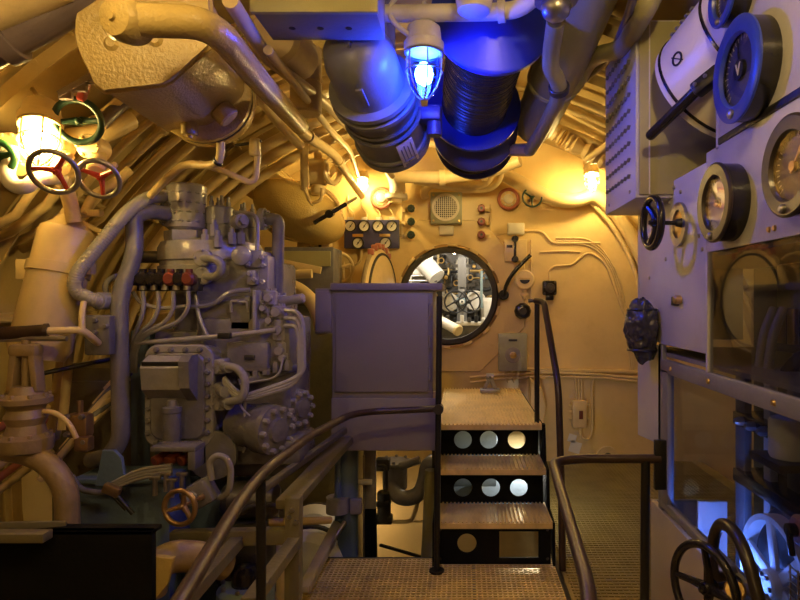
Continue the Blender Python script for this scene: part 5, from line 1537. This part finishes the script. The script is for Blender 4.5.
MB().mm(q0.x - .12, q0.x + .12, 3.5, 3.9, -.98, q0.z - .15, .01).obj('saddle', 'darksteel', t)
# parts between cabinet and gangway
t = thing('column_pipe', 'dark blue-grey upright pipe with a clip under the mauve cabinet', 'pipe', W(348, 560, 3.6))
MB().tube([W(348, 445, 3.6), W(348, 556, 3.6)], .062, 0, 18).tube([W(338, 445, 3.55), W(338, 520, 3.55)], .02).obj('pipe', 'bluegrey', t)
MB().ringplate(W(338, 505, 3.55) - Z * .04, Z, .022, .07, .09, 24).box(W(356, 506, 3.55), (.07, .05, .09), None, .01).obj('clip', 'greylight', t)
t = thing('rail_channel', 'grey-white upright channel with black lower half under the cabinet', 'channel', W(370, 560, 3.7))
MB().bar(W(370, 445, 3.75), W(370, 508, 3.75), .075, .04, .003, up=Y).obj('upper_channel', 'greylight', t)
MB().bar(W(370, 508, 3.75), W(371, 560, 3.75), .075, .05, .003, up=Y).obj('lower_channel', 'matteblack', t)
MB().bar(W(364, 455, 3.72), W(364, 560, 3.72), .010, .02, 0, up=Y).obj('edge', 'steel', t)
MB().cyl(W(350, 482, 3.66), W(372, 482, 3.66), .018, n=12).obj('stay', 'offwhite', t)
t = thing('gangway_strut', 'slanted steel angle strut rising from the gangway edge', 'strut', W(305, 600, 2.9))
MB().bar(W(303, 590, 2.85), W(338, 522, 3.6), .05, .03, .003).bar(W(309, 590, 2.87), W(342, 524, 3.6), .012, .04, .002).obj('strut', 'tan', t)
pipe([W(345, 522, 3.5), W(330, 545, 3.4), W(322, 560, 3.35)], .015, 'short dark rod beside the slanted strut', 'steel')
t = thing('sea_valve', 'grey valve with bonnet and thick U-pipe under the cabinet by the steps', 'valve', W(395, 500, 4.4))
c = W(395, 478, 4.4)
MB().cyl(c - Z * .09, c + Z * .12, .09, n=22, bev=.02).cyl(c + Z * .10, c + Z * .13, .12, n=22, bev=.006).bolts(c + Z * .13, Z, .10, 8, .012, .015).obj('body', 'greylight', t)
MB().tube([W(392, 484, 4.35), W(396, 496, 4.3), W(408, 499, 4.3), W(420, 494, 4.3), W(425, 480, 4.3), W(428, 463, 4.3), W(440, 460, 4.35)], .055, .14, 16).obj('u_pipe', 'greylight', t)
MB().box(W(383, 464, 4.3), (.10, .09, .09), None, .015).tube([W(378, 466, 4.25), W(386, 466, 4.25), W(386, 490, 4.25)], .015, .04, 8).obj('actuator', 'darksteel', t)
MB().cyl(W(400, 466, 4.3), W(420, 460, 4.3), .03, n=14).obj('stem', 'greylight', t)
t = thing('sea_valve', 'dark small valve with drooping pipe low beside the channel under the cabinet', 'valve', W(383, 520, 4.3))
c = W(384, 505, 4.3)
MB().cyl(c - Z * .12, c + Z * .10, .05, n=18, bev=.01).box(c - Z * .10, (.12, .08, .06), None, .01).box(c + Z * .02, (.10, .10, .05), None, .01).obj('body', 'darksteel', t)
MB().tube([c + V((.03, 0, -.12)), c + V((.1, 0, -.12)), c + V((.2, 0, -.12)), c + V((.24, 0, .0)), c + V((.24, 0, .1))], .015, .06, 8).obj('pipe', 'creampipe', t)
pipe([W(432, 470, 3.75), W(430, 520, 3.75), W(428, 562, 3.75)], .045, 'pale upright pipe close to the left side of the steps', 'olive', .1, n=16)
tag(MB().bar(W(376, 522, 4.9), W(432, 521, 4.9), .03, .012).obj('ledge_strip', 'creampipe'), 'thin level ledge on the wall seen below the cabinet', 'ledge')
tag(MB().bar(W(380, 545, 4.6), W(425, 558, 4.4), .02, .02).obj('sloping_rod', 'rubber'), 'thin dark rod sloping low behind the gangway end', 'rod')
# ================================================================== SWITCHBOARD ON THE RIGHT
PX = .85                        # the board's face


def S_(u, v, x=PX):
    d = x * FPX / (u - VPX)
    return W(u, v, d)


t = thing('switchboard', 'pale grey switchboard with glazed bays along the right side', 'switchboard', (PX + .3, 2.0, 0))
TH = .025
MB().mm(PX, PX + TH, 1.15, 1.985, 1.985, 2.62, .003).obj('upper_panel', 'panel', t)
MB().mm(PX - .004, PX + TH, 1.15, 1.985, 1.962, 1.985, .002).obj('seam_strip', 'black', t)
MB().mm(PX, PX + TH, 1.15, 2.09, 1.615, 1.962, .003).mm(PX, PX + TH, 2.09, 2.88, 1.262, 1.93, .003).obj('instrument_panel', 'panel', t)
MB().mm(PX, PX + .5, 2.88, 2.90, 1.26, 1.93, .002).obj('end_panel', 'panel', t)
MB().mm(PX, PX + .5, 1.985, 2.01, 1.95, 2.6, .002).obj('end_panel', 'panel', t)
MB().mm(PX - .008, PX + .02, 1.15, 2.55, 1.145, 1.20, .004).mm(PX - .008, PX + .02, 2.46, 2.55, .60, 1.16, .003).mm(PX - .008, PX + .02, 1.15, 2.55, .575, .61, .003).obj('window_frame', 'paneldark', t)
MB().mm(PX - .002, PX + .02, 2.075, 2.09, 1.2, 1.615, .002).obj('window_frame', 'panel', t)
for y in (1.62, 2.05, 2.42, 1.35):
    MB().lathe((PX - .008, y, 1.172), -X, [(.010, 0), (.008, .006)], 10).obj('screw', 'brass', t)
MB().mm(PX + .006, PX + .010, 1.15, 2.08, 1.20, 1.615).obj('window_pane', 'boardglass', t)
MB().mm(PX + .006, PX + .010, 1.15, 2.47, .61, 1.145).obj('window_pane', 'bayglass', t)
MB().prism([(2.57, .83), (2.90, .80), (2.90, 1.25), (2.57, 1.25)], (PX, 0, 0), Y, Z, .018).obj('side_sheet', 'panel', t)
MB().mm(PX - .006, PX + .02, 1.0, 2.68, -.02, .555, .003).obj('kick_sheet', 'tan', t)
MB().mm(PX, PX + .3, 2.68, 2.70, -.02, .555, .002).mm(PX, PX + .02, 2.55, 2.60, .5, 1.26, .002).obj('end_post', 'paneldark', t)
MB().mm(PX + .55, PX + .57, 1.1, 2.88, -.02, 2.62).obj('back_plate', 'underdeck', t)
MB().mm(PX + .02, PX + .55, 1.1, 2.88, 1.21, 1.225).obj('shelf', 'paneldark', t)
MB().mm(PX + .02, PX + .55, 1.1, 2.66, .18, .20).obj('shelf', 'paneldark', t)
MB().mm(PX + .02, PX + .55, 1.1, 2.88, 1.60, 1.612).obj('shelf', 'paneldark', t)
for (y, z) in ((2.40, 1.90), (2.33, 1.87), (2.46, 1.85), (2.75, 1.72), (2.15, 1.68), (2.12, 1.63), (2.72, 1.55), (1.66, 1.645), (1.63, 1.645), (1.35, 2.02), (1.37, 2.02), (2.84, 1.4), (2.5, 1.62)):
    MB().lathe((PX, y, z), -X, [(.009, 0), (.007, .005)], 10).obj('screw', 'brass' if z < 1.66 and y < 1.7 else 'steel', t)
# latch plate and knob under the handwheel
c = S_(676, 301)
MB().box(c - X * .004, (.008, .07, .035), None, .002).obj('latch_plate', 'black', t)
MB().cyl(c + V((-.002, -.06, .005)), c + V((-.03, -.06, .005)), .018, n=14, bev=.004).obj('knob', 'brass', t)


def gauge(c, r, label, bez, face, letter=None, depth=.065, na=.6, needle='brass'):
    c = V(c)
    t = thing('panel_meter', label, 'meter', c)
    MB().lathe(c, -X, [(r * .97, 0), (r * .97, depth * .86), (r * .70, depth * .86), (r * .70, depth * .6)], 48, True, False).obj('case', 'bakelite', t)
    MB().lathe(c, -X, [(r * .96, depth * .8), (r, depth * .84), (r, depth * .93), (r * .95, depth), (r * .70, depth * .97), (r * .655, depth * .80), (r * .70, depth * .78)], 48, False, False).obj('bezel', bez, t)
    MB().cyl(c - X * depth * .60, c - X * depth * .64, r * .73, n=40).obj('dial', face, t)
    m = MB()
    for k in range(25):
        a = D(-40 + 260 * k / 24)
        e = V((0, -math.cos(a), math.sin(a)))
        m.bar(c - X * (depth * .65) + e * r * .58, c - X * (depth * .65) + e * r * (.66 if k % 4 else .70), .0025, .0012, 0, up=X)
    m.obj('scale_marks', 'white' if face in ('bluedull', 'black') else 'black', t)
    e = V((0, -math.cos(na), math.sin(na)))
    MB().bar(c - X * depth * .72 - e * r * .15, c - X * depth * .72 + e * r * .6, .006, .003, 0, up=X).cyl(c - X * depth * .62, c - X * depth * .80, r * (.2 if letter else .10), n=20).obj('needle', 'black' if letter else needle, t)
    if letter:
        MB().text(letter, r * .34, c - X * depth * .815 , -Y, Z).obj('letter', 'white', t)
    MB().cyl(c - X * depth * .84, c - X * depth * .87, r * .745, n=40).obj('cover_glass', 'glass', t)
    q = c + V((-depth, r * .10, -r * .82))
    MB().lathe(q, -X, [(r * .09, -.004), (r * .09, .006), (r * .05, .010)], 14).obj('zero_screw', 'steel', t)
    return t


gauge((PX, 1.735, 2.115), .150, 'large blue-lit voltmeter on the upper panel, V on its dial', 'bluepaint', 'bluedull', 'V', na=1.75)  # blue lamp's light put into the bezel and dial colours
gauge((PX, 1.83, 2.375), .09, 'blue-lit meter cut off by the top border above the big voltmeter', 'bluepaint', 'bluedull', None, na=.8)  # blue lamplight painted into bezel and dial here too
gauge((PX, 1.885, 1.755), .125, 'black-rimmed meter with brass-lit face at the middle of the instrument panel', 'darkbronze', 'dialgrey', None, na=2.3, needle='black')
gauge((PX, 1.455, 1.775), .125, 'black-rimmed dark-faced meter at the right border', 'darkbronze', 'black', None, na=.9)
handwheel((PX - .105, 2.29, 1.745), (-1, -.05, 0), .094, .014, 'black handwheel standing off the left end of the instrument panel', 'bakelite', 'bakelite', 3, stem=.10, a0=.1, stemmat='black')
t = thing('dial_plate', 'tarnished brass ring plate on the panel right behind the black handwheel', 'plate', (PX, 2.37, 1.747))
MB().ringplate((PX - .001, 2.335, 1.745), -X, .055, .085, .012, 40).obj('ring', 'steel', t)
MB().cyl((PX, 2.335, 1.745), (PX - .004, 2.335, 1.745), .056, n=30).obj('face', 'brass', t)

# louvred box
bx0, by0, by1, bz0 = .70, 2.42, 2.93, 1.862
t = thing('louvred_box', 'tall pale box with rows of small louvres hung at the upper right', 'box', (bx0, by0, bz0))
MB().mm(bx0, 1.14, by0, by1, bz0, 2.58, .006).obj('body', 'louver', t)
MB().mm(bx0 + .012, 1.13, by0 - .012, by0 + .004, bz0 + .012, 2.57, .004).obj('warm_lit_cover', 'olive', t)  # same paint as the body; olive stands in for warm light on it
MB().mm(bx0 + .05, bx0 + .055, by0 - .016, by0 - .010, bz0 + .012, 2.57, .001).obj('cover_seam', 'offwhite', t)
RL = Matrix.Rotation(D(-35), 3, 'X')
for r_ in range(9):
    for k in range(8):
        m = MB().box((bx0 - .006, by0 + .08 + k * .052, 1.965 + r_ * .068), (.014, .021, .0045), RL)
        m.obj('louvre', 'paneldark', t, smooth=False)
for (y, z) in ((2.5, 1.9), (2.85, 1.9)):
    MB().lathe((bx0, y, z), -X, [(.008, 0), (.006, .005)], 8).obj('screw', 'steel', t)

# white drum with black bands and lever switch
q0, q1 = V((.955, 2.33, 2.255)), V((1.08, 1.99, 2.42))
ax = (q1 - q0).normalized(); L = (q1 - q0).length
t = thing('searchlight_drum', 'white enamelled drum with black bands behind the upper panel edge', 'drum', q0)
R0 = .245
MB().lathe(q0, ax, [(R0 * .85, 0), (R0, .012), (R0, L)], 48).obj('shell', 'white', t)
for h in (.035, L - .13):
    MB().lathe(q0 + ax * h, ax, [(R0, 0), (R0 + .004, .001), (R0 + .004, .011), (R0, .012)], 48, False, False).obj('band', 'bakelite', t)
x, y, z = frame(ax)
e = V((-.80, -.05, .42)); e = (e - ax * e.dot(ax)).normalized()
sy = ax.cross(e)
e = V((-.92, -.1, -.12)); e = (e - ax * e.dot(ax)).normalized(); sy = ax.cross(e)
q = q0 + ax * .13 + e * (R0 + .002)
MB().text('Ø', .07, q, -ax, sy if sy.z > 0 else -sy, .0015).obj('mark', 'black', t)
m = MB()
for k in range(5):
    qq = q0 + ax * (.10 + .028 * k) + (e * math.cos(.75) + (sy if sy.z > 0 else -sy) * math.sin(.75)) * (R0 + .001)
    m.box(qq, (.018, .022, .006))
m.obj('lettering', 'paneldark', t)
MB().bar(q0 + ax * .15 - Z * .05 + X * .1, V((1.0, q0.y - .12, 1.96)), .08, .05).obj('bracket', 'panel', t)
t = thing('lever_switch', 'black lever switch handle sticking out below the white drum', 'lever', S_(655, 130, .72))
p0, p1, p2 = S_(651, 135, .72), W(697, 90, 2.06), W(722, 70, 2.0)
MB().tube([p0, p0.lerp(p1, .5), p1], .020, 0, 16).sph(p0, .0205, (1, 1, 1), 2).obj('handle', 'bakelite', t)
d = (p2 - p1).normalized()
MB().bar(p1 - d * .01, p2, .055, .05, .01).obj('clamp', 'black', t)
for s in (.02, .06):
    MB().lathe(p1 + d * s + V((-.03, -.015, 0)), V((-1, -.5, .2)), [(.008, 0), (.006, .006)], 8).obj('screw', 'steel', t)

# wrapped black bundle on the far end
c = S_(642, 329, .785)
m = MB().sph(c, 1, (.068, .075, .132), 5)
r5 = random.Random(11)
from mathutils import noise as mnoise
for i in range(len(m.v)):
    p = m.v[i]; dn = (p - c)
    k = mnoise.noise(p * 14) * .20 + mnoise.noise(p * 34 + V((3, 1, 7))) * .16 + abs(mnoise.noise(p * 55)) * .10
    m.v[i] = c + dn * (1 + k)
t = thing('wrapped_bundle', 'crumpled black wrapped bundle tied to the far end of the switchboard', 'bundle', c - Z * .15)
m.obj('wrapping', 'bundle', t, ang=30)
MB().torus(c + Z * .085, Z, .060, .006, 30, 6).torus(c - Z * .09, Z, .060, .006, 30, 6).obj('cord', 'black', t)

# ---- gear inside the glazed bays
t = thing('contactor', 'olive-grey contactor block behind the upper glass', 'contactor', (1.1, 1.9, 1.23))
MB().mm(1.10, 1.32, 1.55, 1.72, 1.30, 1.55, .01).mm(1.15, 1.35, 1.9, 2.2, 1.42, 1.58, .01).obj('block', 'olive', t)
MB().mm(1.06, 1.10, 1.57, 1.70, 1.34, 1.50, .006).obj('arc_chute', 'bakelite', t)
for k in range(3):
    MB().cyl((1.12, 1.95 + .08 * k, 1.42), (1.12, 1.95 + .08 * k, 1.30), .018, n=12).obj('terminal', 'brass', t)
for k in range(4):
    pipe([(1.02 + .02 * k, 1.90, 1.226), (1.02 + .02 * k, 1.80, 1.30 + .015 * k), (1.05, 1.6, 1.31 + .015 * k), (1.10, 1.45, 1.31 + .012 * k)], .012, '%s black cable arching behind the upper glass' % ORD[k], 'cable', .09, name='cable', cat='cable', group='cables behind the upper glass')
for k in range(2):
    pipe([(1.0, 1.96 + .06 * k, 1.226), (1.01, 1.95 + .06 * k, 1.34), (1.06, 1.98 + .06 * k, 1.42)], .015, '%s upright lead with pale lug behind the upper glass' % ORD[k], 'hose', .05, name='cable', cat='cable', group='leads behind the upper glass')
tag(MB().mm(1.0, 1.2, 1.25, 1.49, 1.226, 1.32, .005).obj('relay', 'black'), 'black relay box behind the upper glass at the right border', 'box')
t = thing('busbar_rack', 'dark upright busbars behind the lower glass', 'busbar', (1.1, 2.3, .52))
for k, (y, mt) in enumerate(((2.38, 'paneldark'), (2.24, 'panel'), (2.10, 'darksteel'), (1.98, 'panel'), (1.86, 'darksteel'))):
    MB().mm(1.12 + .03 * k, 1.15 + .03 * k, y, y + (.05 if k % 2 else .08), .2, 1.2, .003).obj('busbar', mt, t)
for z in (.95, .72):
    MB().mm(1.10, 1.25, 1.84, 2.44, z, z + .05, .004).obj('crossbar', 'bakelite', t)
for k in range(6):
    MB().lathe((1.10, 1.9 + .09 * k, .975), -X, [(.018, 0), (.018, .02), (.010, .035)], 8).obj('terminal', 'steel', t)
tag(MB().lathe((1.0, 1.83, .97), Z, [(.055, 0), (.06, .01), (.06, .11), (.055, .12), (.04, .125)], 30).obj('insulator', 'white'), 'white ceramic drum behind the lower glass at the right border', 'insulator')
tag(MB().mm(.92, 1.10, 1.74, 1.92, .945, .97, .002).mm(1.06, 1.10, 1.78, 1.88, .20, .945, .01).obj('insulator_shelf', 'darksteel'), 'dark shelf carrying the white ceramic drum behind the glass', 'shelf')
c = V((1.05, 2.0, .50))
t = thing('spoked_pulley', 'pale spoked pulley lit blue behind the lower glass', 'pulley', c)
MB().lathe(c - X * .02, X, [(.205, 0), (.225, 0), (.225, .05), (.205, .05), (.205, 0)], 56, False, False).obj('rim', 'offwhite', t)
for k in range(6):
    a = 2 * PI * k / 6 + .3
    e = V((0, math.cos(a), math.sin(a)))
    MB().bar(c + e * .04, c + e * .208, .04, .016, .004, up=X).obj('spoke', 'offwhite', t)
MB().cyl(c - X * .04, c + X * .08, .05, n=24, bev=.006).obj('hub', 'offwhite', t)
MB().bolts(c - X * .04, -X, .035, 6, .008, .01).obj('bolts', 'darksteel', t)
MB().lathe(c + X * .05, X, [(.23, 0), (.25, .01), (.25, .06), (.23, .07)], 56).obj('drive_disc', 'rubber', t)
tag(MB().mm(.96, 1.08, 2.44, 2.455, .2, .63, .003).obj('back_sheet', 'white'), 'pale sheet lit blue at the far end of the lower glazed bay', 'sheet')
t = thing('rotary_switch', 'mauve round switch with black knob behind the lower glass', 'switch', (1.1, 1.70, .78))
MB().cyl((1.06, 1.80, .76), (1.0, 1.80, .76), .045, n=26, bev=.008).obj('base', 'salmon', t)
MB().cyl((1.0, 1.80, .76), (.975, 1.80, .76), .02, n=14).bar((.98, 1.80, .76), (.98, 1.78, .69), .016, .016).obj('knob', 'bakelite', t)
MB().mm(1.055, 1.10, 1.75, 1.775, .2, .85, .006).obj('stand', 'bluegrey', t)
t = thing('blue_lamp_tube', 'small blue lamp at the foot of the lower glazed bay', 'lamp', (.95, 1.97, .525))
MB().cyl((.96, 2.02, .46), (.96, 2.34, .46), .009, n=10).obj('bulb', 'tubeblue', t)
MB().box((.96, 2.005, .455), (.035, .03, .03), None, .004).box((.96, 2.355, .455), (.035, .03, .03), None, .004).obj('holder', 'black', t)
t = thing('mesh_guard', 'brass-coloured mesh guard behind the lower glass at the right border', 'guard', (1.0, 1.5, .53))
m = MB()
for k in range(9):
    m.bar((.93, 1.38 + .04 * k, .2), (.93, 1.38 + .04 * k, .70), .004, .004, 0).bar((.93, 1.37, .535 + .02 * k), (.93, 1.71, .535 + .02 * k), .003, .003, 0)
m.obj('mesh', 'brass', t, smooth=False)

# handwheel and arched grip at lower right
handwheel(W(709, 588, 1.78), (-.93, -.36, .05), .125, .013, 'black four-spoked handwheel at the lower right corner', 'bakelite', 'bakelite', 4, stem=.11, a0=.05, stemmat='black')
t = thing('arched_grip', 'thick dark arched grip bar above the lower right handwheel', 'grip', (.8, 1.7, .55))
p0, p1 = V((PX - .03, 1.87, .585)), V((PX - .03, 1.56, .585))
MB().tube([p0 + X * .035, p0 - X * .04, V((.78, 1.87, .70)), V((.78, 1.81, .785)), V((.78, 1.69, .79)), V((.78, 1.60, .70)), p1 - X * .03, p1 + X * .035], .018, .06, 16).obj('bar', 'darkbronze', t)
MB().cyl(p0 + X * .030, p0 + X * .015, .035, n=18).cyl(p1 + X * .030, p1 + X * .015, .035, n=18).obj('collar', 'darksteel', t)
t = thing('drum_spindle', 'brass spindle nut in front of the kick sheet at the bottom right', 'spindle', S_(732, 598, .82))
MB().cyl(S_(735, 590, .84), S_(735, 590, .78), .03, n=16, bev=.005).obj('nut', 'brass', t)

# ------------------------------------------------------------------ world and picture settings
w = bpy.data.worlds.new('world'); S.world = w
w.use_nodes = True
w.node_tree.nodes['Background'].inputs['Color'].default_value = (.02, .02, .025, 1)
w.node_tree.nodes['Background'].inputs['Strength'].default_value = .2
S.view_settings.view_transform = 'Standard'
S.view_settings.look = 'None'
S.view_settings.gamma = 1
S.view_settings.exposure = 0.45
S.view_settings.use_curve_mapping = False
